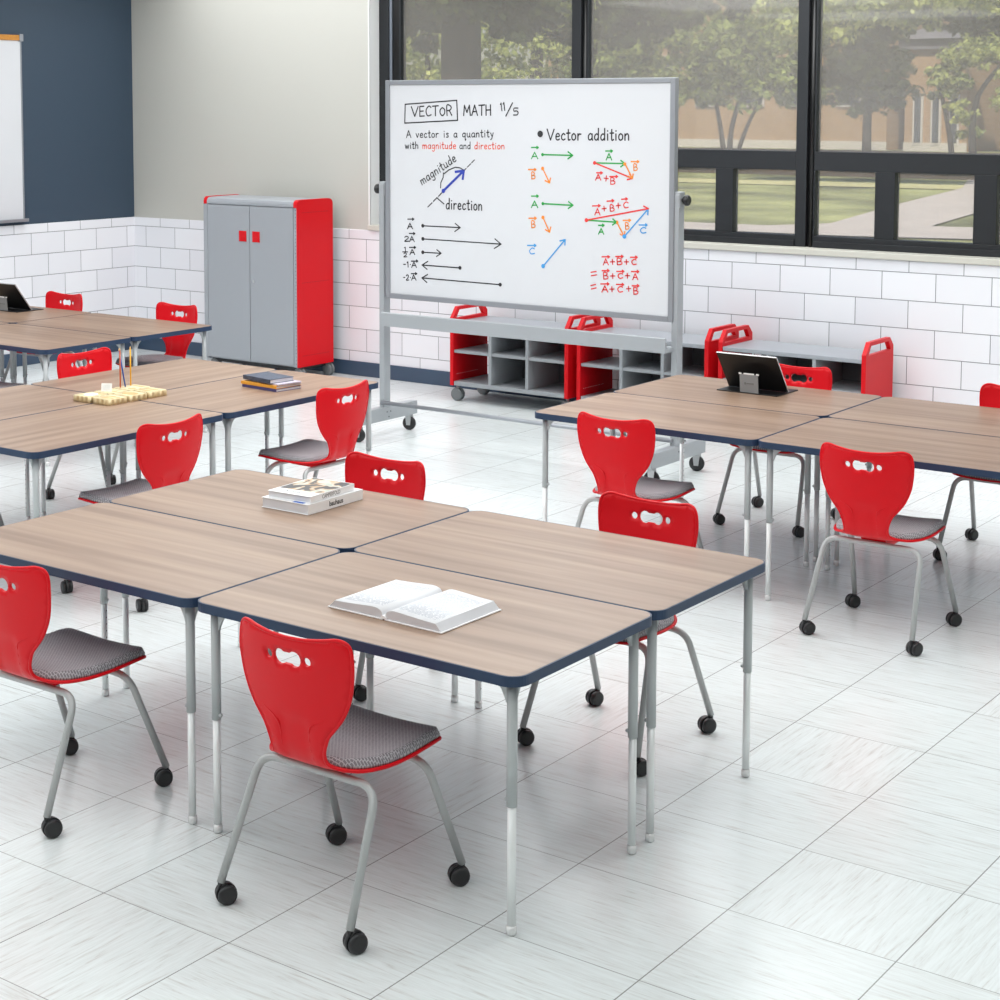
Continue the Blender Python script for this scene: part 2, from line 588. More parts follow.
def triangulate(outline, holes, step):
    verts = []; edges = []
    for lp in [outline] + holes:
        b = len(verts); n = len(lp)
        verts += [Vector(p) for p in lp]
        edges += [(b + i, b + (i + 1) % n) for i in range(n)]
    xs = [p[0] for p in outline]; ys = [p[1] for p in outline]
    y = min(ys) + step / 2
    row = 0
    while y < max(ys):
        x = min(xs) + (step / 2 if row % 2 else 0)
        while x < max(xs):
            p = (x, y)
            if inside(p, outline) and dist_poly(p, outline) > step * .45 and all(not inside(p, h) and dist_poly(p, h) > step * .35 for h in holes):
                verts.append(Vector(p))
            x += step
        y += step * .866; row += 1
    V, E, F = geometry.delaunay_2d_cdt(verts, edges, [], 1, 1e-6)[:3]
    T = []
    for f in F:
        c = sum((V[i] for i in f), Vector((0, 0))) / len(f)
        if any(inside(c, h) for h in holes):
            continue
        T.append(f)
    return V, T
LAMP, DAY, EXPO = 41, 90, 0
# ------------------------------------------------------------------ room shell
XL, YW = -11.767, 11.047
XR, YB, ZC = 3.2, -3.4, 3.5
ZT = 1.2186
m = MB(); m.box(XL - .3, XR + .3, YB - .3, YW + .25, -.12, 0)
struct(m.build('floor', M['floor']))
m = MB(); m.box(XL - .3, XR + .3, YB - .3, YW + .25, ZC, ZC + .12)
struct(m.build('ceiling', M['ceiling']))
# window wall: paint above, glazed blocks below, opening from x=-8.98
WX0, WX1, WZ0, WZ1 = -8.98, -1.46, 1.262, 3.25
m = MB()
m.box(XL, WX0, YW, YW + .25, ZT, ZC)
m.box(WX0, WX1, YW, YW + .25, WZ1, ZC)
m.box(WX1, XR, YW, YW + .25, 0, ZC)
wb = struct(m.build('wall_back', M['greige']))
m = MB(); m.box(XL, XR, YW - .012, YW + .25, 0, ZT, .004)
struct(m.build('wall_back_lower', M['tile_b']))
m = MB(); m.box(XL - .25, XL, YB, YW + .25, ZT, ZC)
struct(m.build('wall_left', M['navy_wall']))
m = MB(); m.box(XL - .25, XL + .012, YB, YW + .25, 0, ZT, .004)
struct(m.build('wall_left_lower', M['tile_l']))
m = MB(); m.box(XR, XR + .25, YB, YW + .25, 0, ZC)
struct(m.build('wall_right', M['greige']))
m = MB(); m.box(XL, XR, YB - .25, YB, 0, ZC)
struct(m.build('wall_front', M['greige']))
m = MB(); m.box(XL + .012, XR, YW - .026, YW - .012, 0, .12, .003)
struct(m.build('baseboard_back', M['navy_base']))
m = MB(); m.box(XL + .012, XL + .026, YB, YW - .026, 0, .12, .003)
struct(m.build('baseboard_left', M['navy_base']))
m = MB(); m.box(WX0 + .001, WX1, YW - .03, YW + .25, ZT + .001, WZ0, .004)
struct(m.build('trim_1', M['cream']))               # window sill
m = MB()
m.box(WX0, WX0 + .01, YW - .004, YW + .25, WZ0, WZ1)
m.box(WX0 - .004, WX0 + .01, YW - .006, YW + .002, WZ0 - .03, WZ1)
struct(m.build('trim_2', M['white_trim']))          # white reveal

# ------------------------------------------------------------------ windows
FY0, FY1 = 11.165, 11.25
mull = [-7.018, -5.166, -3.314]
edges = [WX0 + .011] + mull + [WX1]
for k in range(4):
    a, b = edges[k], edges[k + 1]
    root = struct(bpy.data.objects.new('window_%d' % (k + 1), None)); col.objects.link(root)
    root.location = (0, 0, 0)
    f = MB()
    x0 = a if k == 0 else a - .0
    xi0 = a + (.215 if k == 0 else .062)      # left clear edge
    xi1 = b - .082                             # right clear edge
    if k == 0:
        f.box(a, a + .10, FY0, FY1, WZ0, WZ1, .003)
        f.box(a + .10, a + .125, FY0 + .012, FY1, WZ0, WZ1, mi=2)
        f.box(a + .125, a + .20, FY0 + .022, FY1, WZ0, WZ1, mi=1)
        f.box(a + .20, a + .215, FY0 + .012, FY1, WZ0, WZ1, mi=0)
    else:
        f.box(a + .002, a + .022, FY0 + .03, FY1, WZ0, WZ1, mi=1)
        f.tube([(a + .036, FY0 + .01, WZ0), (a + .036, FY0 + .01, WZ1)], .013, 12, True, 1)
        f.box(a + .045, a + .062, FY0 + .01, FY1, WZ0, WZ1, .002)
    f.box(b - .082, b, FY0, FY1, WZ0, WZ1, .003)
    f.box(xi0, xi1, FY0, FY1, 1.795, 1.927, .003)
    f.box(xi0, xi1, FY0 - .012, FY1, WZ0, 1.305, .003)
    f.box(xi0, xi1, FY0, FY1, 1.3, 1.341, .003)
    f.box(xi0, xi1, FY0, FY1, WZ1 - .06, WZ1, .003)
    # lower lights: three, with two stout bars between
    w = xi1 - xi0
    bars = [(xi0 + .437 + (w - 1.7), xi0 + .575 + (w - 1.7)), (xi1 - .603, xi1 - .465)] if k else [(xi0 + .45, xi0 + .588), (xi1 - .603, xi1 - .465)]
    if k == 1:
        bars = [(-6.36, -6.22), (-5.869, -5.730)]
    if k == 2:
        bars = [(-4.664, -4.524), (-3.984, -3.832)]
    for p, q in bars:
        f.box(p, q, FY0, FY1, 1.341, 1.795, .003)
    fo = f.build('window_frame', [M['black_frame'], M['black_gap'], M['rail_grey']], root)
    g = MB(); g.box(xi0, xi1, FY0 + .05, FY0 + .056, 1.927, WZ1 - .06)
    g.build('pane', M['haze_up'], root)
    ed = [xi0] + [v for pq in bars for v in pq] + [xi1]
    for j in range(0, len(ed), 2):
        g = MB(); g.box(ed[j], ed[j + 1], FY0 + .05, FY0 + .056, 1.341, 1.795)
        g.build('pane', M['haze_lo'], root)

# ------------------------------------------------------------------ tables
TL, TD, TH = 1.2126, .749, .74
def make_table():
    t = thing('classroom_table', 'x', 'table')
    o = rrect(-TL / 2, TL / 2, -TD / 2, TD / 2, .052, 8)
    m = MB(); m.prism(o, TH - .03, TH - .0006, 'z')
    bmesh.ops.recalc_face_normals(m.bm, faces=m.bm.faces)
    m.build('edge_band', M['edge'], t)
    i = rrect(-TL / 2 + .0052, TL / 2 - .0052, -TD / 2 + .0052, TD / 2 - .0052, .0475, 8)
    m = MB(); m.prism(i, TH - .0012, TH, 'z')
    m.build('tabletop', M['wood'], t)
    for sx in (1, -1):
        for sy in (1, -1):
            x, y = sx * (TL / 2 - .053), sy * (TD / 2 - .053)
            m = MB()
            m.cyl((0, 0, .362), (0, 0, TH - .03), .0148, 18)
            m.lathe((-sx * .0148, 0, .378), [(.006, -.004), (.006, .006), (.004, .009)], (-sx, 0, 0), 10)
            leg = m.build('leg', M['leg'], t, loc=(x, y, 0))
            m = MB()
            m.cyl((0, 0, .028), (0, 0, .37), .0122, 18)
            for q in range(11 if (sx > 0 or sy > 0) else 0):
                z = .075 + q * .026
                m.lathe((-sx * .0115, 0, z), [(.0023, 0), (.0023, .0011)], (-sx, 0, 0), 8, 1)
            m.build('lower_tube', [M['chrome'], M['dark']], leg)
            m = MB()
            m.lathe((0, 0, 0), [(.010, .0), (.0142, .003), (.0148, .018), (.0130, .027)], (0, 0, 1), 18)
            m.build('foot_glide', M['glide'], leg)
            m = MB()
            prof = [(.0, .0), (.062, .0), (.06, -.006), (.034, -.026), (.022, -.05), (.018, -.062), (.0, -.062)]
            m.prism([(-sx * a, TH - .03 + b) for a, b in prof], -.004, .004, 'y')
            m.prism([(-sy * a, TH - .03 + b) for a, b in prof], -.004, .004, 'x')
            m.build('gusset', M['leg'], leg)
    return t

P, Q = 1.2166, .753
G1, G2, G3, G4 = (-3.7267, 4.4574), (-6.6195, 6.1103), (-3.490, 7.7971), (-9.5087, 7.7683)
base_t = make_table()
tables = [
    (G1, 1, -1, 0, 'wood-grain table with navy edge carrying the open book'),
    (G1, -1, -1, 0, 'empty wood-grain table with navy edge to the left of the open book'),
    (G1, 1, 1, 0, 'empty wood-grain table with navy edge behind the open book'),
    (G1, -1, 1, 0, 'wood-grain table with navy edge carrying two thick white books'),
    (G2, 1, -1, 1, 'wood-grain table with the carved wooden tray on its corner, nearer than the notebook stack'),
    (G2, -1, -1, 1, 'wood-grain table whose inner corner meets the wooden pencil tray, cut off at the left edge'),
    (G2, 1, 1, 1, 'wood-grain table with navy edge carrying the stack of four coloured notebooks'),
    (G2, -1, 1, 1, 'wood-grain table behind the wooden pencil tray, red chair back at its far edge'),
    (G3, -1, -1, 0, 'wood-grain table nearest the whiteboard stand foot, in front of the table with the black tablet'),
    (G3, 1, -1, 0, 'glossy pale table with a fully visible red chair at its near side, right picture edge'),
    (G3, -1, 1, 0, 'wood-grain table carrying the black tablet that stands before the low shelves'),
    (G3, 1, 1, 0, 'glossy pale table by the tiled window wall, right of the black tablet'),
    (G4, 1, -1, 0, 'empty wood-grain table behind the pencils, near side of the farthest table group'),
    (G4, -1, -1, 0, 'table mostly cut off at the left edge, in front of the left black tablet'),
    (G4, 1, 1, 0, 'empty wood-grain table closest to the tall grey and red cabinet'),
    (G4, -1, 1, 0, 'wood-grain table carrying the black tablet cut off at the left picture edge'),
]
gname = {G1: 'nearest group of four tables', G2: 'middle left group of four tables', G3: 'right group of four tables', G4: 'far left group of four tables'}
for i, (g, sx, sy, rot, lab) in enumerate(tables):
    t = base_t if i == 0 else copy_tree(base_t)
    ux, uy = (P / 2, Q / 2) if not rot else (Q / 2, P / 2)
    t.location = (g[0] + sx * ux, g[1] + sy * uy, 0)
    t.rotation_euler = (0, 0, PI / 2 if rot else 0)
    t['label'] = lab; t['group'] = gname[g]

# ------------------------------------------------------------------ chairs
PROF = catmull([(-.243, .828), (-.239, .765), (-.231, .69), (-.222, .61), (-.214, .54), (-.205, .49), (-.186, .455), (-.146, .437), (-.06, .430), (.03, .430), (.12, .434), (.18, .436), (.216, .430)], 10)
PS = [0]
for a, b in zip(PROF, PROF[1:]):
    PS.append(PS[-1] + (b - a).length)
def prof_at(s):
    s = max(0, min(PS[-1] - 1e-6, s))
    lo, hi = 0, len(PS) - 1
    while hi - lo > 1:
        md = (lo + hi) // 2
        if PS[md] <= s: lo = md
        else: hi = md
    t = (s - PS[lo]) / (PS[hi] - PS[lo])
    p = PROF[lo].lerp(PROF[hi], t)
    a, b = PROF[max(lo - 1, 0)], PROF[min(hi + 1, len(PROF) - 1)]
    d = (b - a).normalized()
    return p, Vector((-d.y, d.x))       # normal towards the sitter: front / up
def smooth(a, b, x):
    t = max(0, min(1, (x - a) / (b - a))); return t * t * (3 - 2 * t)
def shell_pt(x, s, off=0):
    p, nr = prof_at(s)
    if nr.x < 0 and nr.y < 0: nr = -nr
    k = smooth(.30, .46, s)
    bend = (.030 * (1 - k) + .012 * k) * (x / .2) ** 2
    # channel pressed into the back of the neck
    ch = .007 * (1 - smooth(.045, .062, abs(x))) * smooth(.225, .27, s) * (1 - smooth(.36, .42, s))
    fl = .006 * smooth(.15, .21, abs(x)) * (1 - smooth(.0, .1, s))
    o = off + bend + ch + fl
    return Vector((x, p.x + nr.x * o, p.y + nr.y * o))

SL = PS[-1]
half = [(0, .015), (.06, .013), (.12, .006), (.157, .0), (.180, .004), (.194, .016), (.201, .04), (.203, .078), (.200, .115), (.193, .155), (.180, .192), (.162, .226), (.138, .257), (.117, .282), (.105, .308), (.097, .335), (.096, .36), (.103, .379), (.122, .395), (.146, .418), (.168, .445), (.186, .48), (.198, .52), (.204, .57), (.205, .63), (.203, .68), (.199, SL - .05), (.188, SL - .018), (.16, SL - .004), (.08, SL), (0, SL + .001)]
right = catmull(half, 3)
outline = [(p.x, p.y) for p in right] + [(-p.x, p.y) for p in right[-2:0:-1]]
def ring(cx, cy, r, n=16):
    return [(cx + r * math.cos(2 * PI * k / n), cy + r * math.sin(2 * PI * k / n)) for k in range(n)]
HS = .072
big = [(.026 + .0225 * math.cos(R(a)), HS + .0225 * math.sin(R(a))) for a in range(-132, 133, 24)]
big += [(-.026 - .0225 * math.cos(R(a)), HS + .0225 * math.sin(R(a))) for a in range(132, -133, -24)]
holes = [ring(.069, HS, .0125), ring(-.069, HS, .0125), big]

def make_chair():
    c = thing('classroom_chair', 'x', 'chair')
    V, T = triangulate(outline, holes, .017)
    m = MB()
    TH_ = .0085
    A = [m.bm.verts.new(shell_pt(v.x, v.y, 0)) for v in V]
    B = [m.bm.verts.new(shell_pt(v.x, v.y, -TH_)) for v in V]
    cnt = {}
    for f in T:
        fa = m.bm.faces.new([A[i] for i in f]); fa.smooth = True
        fb = m.bm.faces.new([B[i] for i in f][::-1]); fb.smooth = True
        for i, j in zip(f, f[1:] + f[:1]):
            k = (min(i, j), max(i, j)); cnt.setdefault(k, []).append((i, j))
    for k, v in cnt.items():
        if len(v) == 1:
            i, j = v[0]
            m.bm.faces.new((A[j], A[i], B[i], B[j])).smooth = False
    bmesh.ops.recalc_face_normals(m.bm, faces=m.bm.faces)
    for lp, r in [(outline, .0056)]:
        m.tube([shell_pt(x, s, -TH_ / 2) for x, s in lp], r, 8, False, 0, True)
    # two raised creases that run from the wings of the back into its neck
    for sg in (1, -1):
        cr = catmull([(sg * .150, .212), (sg * .105, .238), (sg * .068, .256), (sg * .054, .28), (sg * .053, .33), (sg * .055, .37)], 5)
        n = len(cr)
        m.tube([shell_pt(p.x, p.y, -TH_ + .0014) for p in cr], [.0046 * min(1, .15 + 1.5 * min(i, n - 1 - i) / n) for i in range(n)], 8)
    m.build('shell', M['red'], c, recalc=False)
    # upholstered pad
    ph = [(0, .400), (.07, .400), (.096, .402), (.122, .412), (.146, .430), (.166, .453), (.183, .486), (.195, .525), (.201, .575), (.202, .63), (.200, .68), (.196, SL - .047), (.185, SL - .016), (.157, SL - .003), (.08, SL + .001), (0, SL + .001)]
    rp = catmull(ph, 3)
    po = [(p.x, p.y) for p in rp] + [(-p.x, p.y) for p in rp[-2:0:-1]]
    V, T = triangulate(po, [], .013)
    m = MB()
    def hgt(v):
        d = dist_poly((v.x, v.y), po)
        e = min(1, d / .017)
        return .008 + .020 * math.sqrt(max(0, 1 - (1 - e) ** 2))
    A = [m.bm.verts.new(shell_pt(v.x, v.y, hgt(v))) for v in V]
    B = [m.bm.verts.new(shell_pt(v.x, v.y, .001)) for v in V]
    cnt = {}
    for f in T:
        m.bm.faces.new([A[i] for i in f]).smooth = True
        m.bm.faces.new([B[i] for i in f][::-1])
        for i, j in zip(f, f[1:] + f[:1]):
            k = (min(i, j), max(i, j)); cnt.setdefault(k, []).append((i, j))
    for k, v in cnt.items():
        if len(v) == 1:
            i, j = v[0]; m.bm.faces.new((A[j], A[i], B[i], B[j])).smooth = True
    m.build('seat_pad', M['fabric'], c)
    # red bracket under the seat
    m = MB()
    m.prism([(-.12, .424), (.13, .424), (.12, .396), (.09, .388), (-.08, .388), (-.11, .396)], -.055, .055, 'x')
    m.build('seat_bracket', M['red'], c)
    for fr in (0, 1):
        if fr:
            bot, top = [(-.233, .247, .062), (.233, .247, .062)], [(-.203, .112, .402), (.203, .112, .402)]
        else:
            bot, top = [(-.238, -.268, .062), (.238, -.268, .062)], [(-.212, -.121, .402), (.212, -.121, .402)]
        m = MB()
        m.tube(fillet([bot[0], top[0], top[1], bot[1]], .062, 9), .0118, 14)
        leg = m.build('leg_frame', M['tube'], c)
        for k, b in enumerate(bot):
            m = MB()
            bx, by = b[0], b[1]
            ang = R((-30, -22, -26, -34)[fr * 2 + k])
            ax = Vector((math.cos(ang), math.sin(ang), 0)); tr = Vector((-ax.y, ax.x, 0)) * (.016 if fr == 0 else -.010)
            m.cyl((bx, by, .048), (bx, by, .072), .0085, 12)
            hub = Vector((bx, by, .0285)) + tr
            for s in (1, -1):
                m.lathe(hub + ax * s * .0155, [(.020, -.0095), (.0265, -.0075), (.0285, -.003), (.0285, .003), (.0265, .0075), (.019, .0095)], ax, 20)
            m.cyl(hub - ax * .008, hub + ax * .008, .012, 12)
            # hood over the two wheels
            m.lathe(hub, [(.0305, -.007), (.0305, .007)], ax, 20)
            m.cyl((hub.x, hub.y, .046), (bx, by, .056), .012, 10)
            m.build('caster', M['caster'], leg)
    return c

base_c = make_chair()
F_, B_, L_, R_ = 0, PI, PI / 2, -PI / 2
chairs = [
    (-3.088, 3.682, F_, 'red chair in front of the open book, its whole back and all casters showing'),
    (-4.305, 3.682, F_, 'red chair cut by the left picture edge, grey seat pushed toward the empty front table'),
    (-3.095, 5.19, B_, 'red chair facing the open book from the far side of the empty table'),
    (-4.315, 5.19, B_, 'red chair back showing behind the two thick white books'),
    (-5.845, 5.49, L_, 'red chair whose grey seat sits between the wooden pencil tray and the front tables'),
    (-5.848, 6.715, L_, 'red chair beside the stack of coloured notebooks, grey seat over the white books'),
    (-7.38, 6.72, R_, 'red chair back standing directly behind the wooden tray with pencils'),
    (-10.06, 8.50, B_, 'red chair beside the left tablet, against the tiled wall'),
    (-8.86, 8.50, B_, 'red chair at the farthest table between the room corner and the tall cabinet'),
    (-4.06, 6.995, F_, 'red chair in front of the table nearest the whiteboard foot, grey seat to its right'),
    (-2.845, 6.995, F_, 'red chair at the near side of the glossy right table, all four casters visible'),
    (-4.06, 8.49, B_, 'red chair partly hidden behind the black tablet in front of the low shelves'),
    (-2.838, 8.49, B_, 'red chair back cut off by the right picture edge beside the tiled wall'),
    (-8.88, 6.99, F_, 'chair showing only a sliver of grey seat at the left picture edge'),
    (-7.38, 5.50, R_, 'chair of which only one grey leg shows at the left picture edge'),
]
for i, (x, y, rz, lab) in enumerate(chairs):
    c = base_c if i == 0 else copy_tree(base_c)
    c.location = (x, y, 0); c.rotation_euler = (0, 0, rz)
    c['label'] = lab; c['group'] = 'red chairs around the classroom tables'

# ------------------------------------------------------------------ furniture casters
def big_caster(m, x, y, r, ax=(1, 0, 0), twin=True, mi=0, top=.12, mi2=1):
    a = Vector(ax).normalized()
    h = Vector((x, y, r))
    if twin:
        for s in (1, -1):
            m.lathe(h + a * s * .016, [(r * .55, -.012), (r * .92, -.010), (r, -.005), (r, .005), (r * .92, .010), (r * .5, .012)], a, 22, mi)
        m.cyl(h - a * .02, h + a * .02, r * .4, 12, mi)
        m.cyl((x, y, r), (x, y, top), .012, 10, mi2)
    else:
        m.lathe(h, [(r * .5, -.015), (r * .95, -.012), (r, -.007), (r, .007), (r * .95, .012), (r * .5, .015)], a, 22, mi)
        for s in (1, -1):
            p = h + a * s * .02
            t = Vector((-a.y, a.x, 0))
            vs = []
            for w, z in ((-.014, r - .012), (.014, r - .012), (.022, top - .012), (-.022, top - .012)):
                vs.append(p + t * w + Vector((0, 0, z - r)))
            for d in (0,):
                q = [v + a * s * .003 for v in vs]
                A = [m.bm.verts.new(v) for v in vs]; B = [m.bm.verts.new(v) for v in q]
                for f in ((A[3], A[2], A[1], A[0]), (B[0], B[1], B[2], B[3]), *[(A[i], A[(i + 1) % 4], B[(i + 1) % 4], B[i]) for i in range(4)]):
                    m.bm.faces.new(f).material_index = mi2
        m.cyl((x, y, top - .016), (x, y, top), .026, 14, mi2)

# ------------------------------------------------------------------ tall cabinet
CX0, CX1, CY0, CY1, CZ0, CZ1 = -10.325, -9.274, 10.485, 10.925, .112, 1.475
cab = thing('storage_cabinet', 'tall grey two-door metal cabinet with red end panels on casters, in the corner', 'cabinet', ((CX0 + CX1) / 2, (CY0 + CY1) / 2, 0))
def lc(m, name, mats, root):
    o = m.build(name, mats)
    o.parent = root
    o.matrix_parent_inverse = Matrix.Translation(root.location).inverted()
    return o
m = MB()
m.box(CX0 + .03, CX1 - .03, CY0 + .02, CY1, CZ0, CZ1 - .05)
m.box(CX0, CX0 + .045, CY0 - .004, CY0 + .03, CZ0, CZ1 - .055, .003)
m.box(CX1 - .045, CX1 - .012, CY0 + .002, CY0 + .03, CZ0, CZ1 - .055, .003)
for q in range(44):
    z = CZ0 + .03 + q * .0292
    m.lathe((CX1 - .021, CY0 + .002, z), [(.0035, 0), (.0035, .001)], (0, -1, 0), 6, 1)
lc(m, 'cabinet_body', [M['cab'], M['cab_dark']], cab)
m = MB()
tp = [(CY0 - .002, CZ1 - .055), (CY0 - .002, CZ1 - .032), (CY0 + .006, CZ1 - .012), (CY0 + .024, CZ1 - .002), (CY0 + .05, CZ1), (CY1 - .05, CZ1), (CY1 - .022, CZ1 - .004), (CY1 - .004, CZ1 - .018), (CY1, CZ1 - .04), (CY1, CZ1 - .055)]
m.prism(tp, CX0 + .02, CX1 - .012, 'x')
lc(m, 'cabinet_top', M['cab'], cab)
ep = [(CY0 - .004, CZ1 - .06), (CY0 - .004, CZ1 - .03), (CY0 + .005, CZ1 - .008), (CY0 + .024, CZ1 + .003), (CY0 + .05, CZ1 + .005), (CY1 - .05, CZ1 + .005), (CY1 - .022, CZ1), (CY1 - .002, CZ1 - .016), (CY1 + .003, CZ1 - .04), (CY1 + .003, CZ0), (CY0 + .002, CZ0), (CY0 + .002, CZ1 - .06)]
for x0, x1, s in ((CX1 - .012, CX1, 1), (CX0 + .004, CX0 + .02, -1)):
    m = MB(); m.prism(ep, x0, x1, 'x')
    if s == 1:
        for z in (CZ0 + .09, CZ0 + .69, CZ1 - .10):
            for q in range(17):
                m.lathe((x1, CY0 + .06 + q * .02, z), [(.0035, 0), (.0035, .0012)], (1, 0, 0), 6, 1)
    k0, k1 = (x0 - .028, x0) if s == 1 else (x1, x1 + .02)
    m.prism([(CY0 - .004, CZ1 - .058), (CY0 - .004, CZ1 - .03), (CY0 + .005, CZ1 - .008), (CY0 + .024, CZ1 + .003), (CY0 + .05, CZ1 + .005), (CY0 + .12, CZ1 + .005), (CY0 + .12, CZ1 - .058)] if s < 0 else [(CY0 - .004, CZ1 - .058)] + ep[1:9] + [(CY1 + .003, CZ1 - .058)], k0, k1, 'x')
    lc(m, 'end_panel', [M['red_metal'], mat('perforation', (120, 14, 20), .6)], cab)
mx = (CX0 + CX1) / 2 + .002
for x0, x1, hx in ((CX0 + .048, mx - .003, mx - .075), (mx + .003, CX1 - .047, mx + .075)):
    m = MB(); m.box(x0, x1, CY0 - .004, CY0 + .018, CZ0 + .012, CZ1 - .062, .003)
    if hx > mx:
        m.lathe((mx + .042, CY0 - .004, .79), [(.012, 0), (.012, .004), (.009, .006)], (0, -1, 0), 14, 1)
    d = lc(m, 'door', [M['cab'], M['steel']], cab)
    m = MB()
    # recessed square pull: rim and sunken plate
    s = .041; z = 1.162
    m.box(hx - s, hx + s, CY0 - .009, CY0 - .004, z - s * 1.08, z + s * 1.08, .002)
    m.box(hx - s + .008, hx + s - .008, CY0 - .0105, CY0 - .009, z - s * 1.08 + .006, z - s * .1, .0005)
    h = m.build('door_pull', M['red_metal'], d)
    h.matrix_parent_inverse = Matrix.Identity(4)
m = MB(); m.box(CX0 + .05, CX1 - .05, CY0 + .04, CY1 - .03, CZ0 - .03, CZ0)
lc(m, 'base_pan', M['cab_dark'], cab)
for x in (CX0 + .07, CX1 - .035):
    for y in (CY0 + .06, CY1 - .02):
        m = MB(); big_caster(m, x, y, .052, (.15, 1, 0), True, 0, CZ0, 1)
        lc(m, 'caster', [M['grey_caster'], M['steel']], cab)

# ------------------------------------------------------------------ low cubby shelves
def make_cubby():
    w, d, zb, zt = 1.06, .45, .122, .612
    c = thing('cubby_shelf', 'x', 'shelf unit')
    x0, x1, y0, y1 = -w / 2, w / 2, 0, d
    ep = [(y0, zb), (y0, zt + .028), (y0 + .062, zt + .108), (y1 - .06, zt + .108), (y1, zt + .05), (y1, zb)]
    hp = [(y0 + .038, zt + .022), (y0 + .082, zt + .083), (y1 - .085, zt + .083), (y1 - .045, zt + .026)]
    for s in (-1, 1):
        e = MB()
        a, b = (x0, x0 + .03) if s < 0 else (x1 - .03, x1)
        # panel with an open handle: below the hole, and three bars around it
        parts = [[(y0, zb), (y0, hp[0][1]), (y1, hp[3][1]), (y1, zb)],
                 [(y0, hp[0][1]), ep[1], ep[2], hp[1], hp[0]],
                 [hp[1], ep[2], ep[3], hp[2]],
                 [hp[2], ep[3], ep[4], (y1, hp[3][1]), hp[3]]]
        for p in parts:
            e.prism(p, a, b, 'x')
        bmesh.ops.remove_doubles(e.bm, verts=e.bm.verts, dist=.0003)
        for q in range(13):
            xx = b if s < 0 else a
            e.lathe((xx, y0 + .05 + q * .022, .205), [(.0028, -.0008 if s > 0 else 0), (.0028, 0 if s > 0 else .0008)], (1, 0, 0), 6, 1)
        e.build('end_panel', [M['red_metal'], M['paper']], c)
    m = MB(); m.box(x0 + .03, x1 - .03, y0 + .004, y1, zt - .028, zt, .004); m.build('top_panel', M['cab'], c)
    m = MB(); m.box(x0 + .03, x1 - .03, y0 + .008, y1, zb, zb + .032, .003); m.build('bottom_panel', M['cab_in'], c)
    iw = w - .06
    for k in (1, 2):
        x = x0 + .03 + iw * k / 3
        m = MB(); m.box(x - .013, x + .013, y0 + .008, y1 - .02, zb + .032, zt - .028, .002); m.build('divider', M['cab_in'], c)
    for k in range(3):
        a = x0 + .03 + iw * k / 3 + (.013 if k else 0); b = x0 + .03 + iw * (k + 1) / 3 - (.013 if k < 2 else 0)
        m = MB(); m.box(a, b, y0 + .012, y1 - .02, .372, .394, .002); m.build('shelf', M['cab_in'], c)
    m = MB(); m.box(x0 + .11, x1 - .03, y1 - .018, y1, zb + .032, zt - .028); m.build('back_panel', M['cab_back'], c)
    for x in (x0 + .035, x1 - .035):
        for y in (y0 + .055, y1 - .055):
            m = MB(); big_caster(m, x, y, .05, (-.1, 1, 0), True, 0, zb, 1)
            m.build('caster', [M['grey_caster'], M['steel']], c)
    return c
base_s = make_cubby()
for i, (x, lab) in enumerate(((-7.22, 'low grey cubby unit with red ends seen under the left half of the whiteboard'),
                              (-6.085, 'low grey cubby unit with red ends behind the whiteboard right post, middle of three'),
                              (-4.95, 'low grey cubby unit with red ends behind the black tablet, nearest the right wall tiles'))):
    c = base_s if i == 0 else copy_tree(base_s)
    c.location = (x, 10.5, 0); c['label'] = lab; c['group'] = 'low cubby shelves along the window wall'

# ------------------------------------------------------------------ whiteboard stand
BX0, BX1, BZ0, BZ1, BY = -7.235, -5.042, .953, 2.412, 9.085
ws = thing('mobile_whiteboard', 'large mobile whiteboard of coloured vector notes in grey frame on wheeled stand', 'whiteboard', ((BX0 + BX1) / 2, 9.1, 0))
PX = (-7.278, -5.034)
for i, x in enumerate(PX):
    s = -1 if i == 0 else 1
    m = MB(); m.box(x - .0205, x + .0205, 9.08, 9.15, .19, 1.72, .004)
    m.box(x - .0255, x + .0255, 9.085, 9.145, 1.64, 1.735, .004)
    po = lc(m, 'post', M['stand'], ws)
    m = MB()
    m.lathe((x + s * .026, 9.115, 1.685), [(.012, 0), (.012, .008), (.026, .013), (.033, .024), (.033, .038), (.024, .046)], (s, 0, 0), 18)
    m.build('tilt_knob', M['caster'], po)
    m = MB(); m.box(x - .03, x + .03, 8.77, 9.44, .112, .203, .004)
    for yy, zz in ((9.10, .17), (9.14, .17), (9.12, .135)):
        m.lathe((x + .03, yy, zz), [(.005, 0), (.005, .001)], (1, 0, 0), 8, 1)
    fo = lc(m, 'foot', [M['stand'], M['dark']], ws)
    for yy in (8.83, 9.385):
        m = MB(); big_caster(m, x, yy, .048, (.25, -1, 0), False, 0, .112, 1)
        m.build('caster', [M['caster'], M['steel']], fo)
m = MB(); m.cyl((PX[0], 9.075, .236), (PX[1], 9.075, .236), .0135, 14)
lc(m, 'stretcher', M['bframe'], ws)
m = MB()
m.prism([(8.985, .775), (8.985, .862), (8.992, .868), (9.0, .862), (9.006, .80), (9.14, .80), (9.14, .775)], BX0 + .03, BX1 + .0, 'x')
lc(m, 'marker_tray', M['stand'], ws)
m = MB(); m.box(BX0 + .02, BX1 - .02, BY - .004, BY + .02, BZ0 + .02, BZ1 - .02)
lc(m, 'writing_surface', M['board'], ws)
m = MB()
fw = .034
m.box(BX0, BX0 + fw, BY - .014, BY + .03, BZ0, BZ1, .003); m.box(BX1 - fw, BX1, BY - .014, BY + .03, BZ0, BZ1, .003)
m.box(BX0 + fw, BX1 - fw, BY - .0135, BY + .03, BZ1 - fw + .003, BZ1, .003); m.box(BX0 + fw, BX1 - fw, BY - .0135, BY + .03, BZ0, BZ0 + fw + .002, .003)
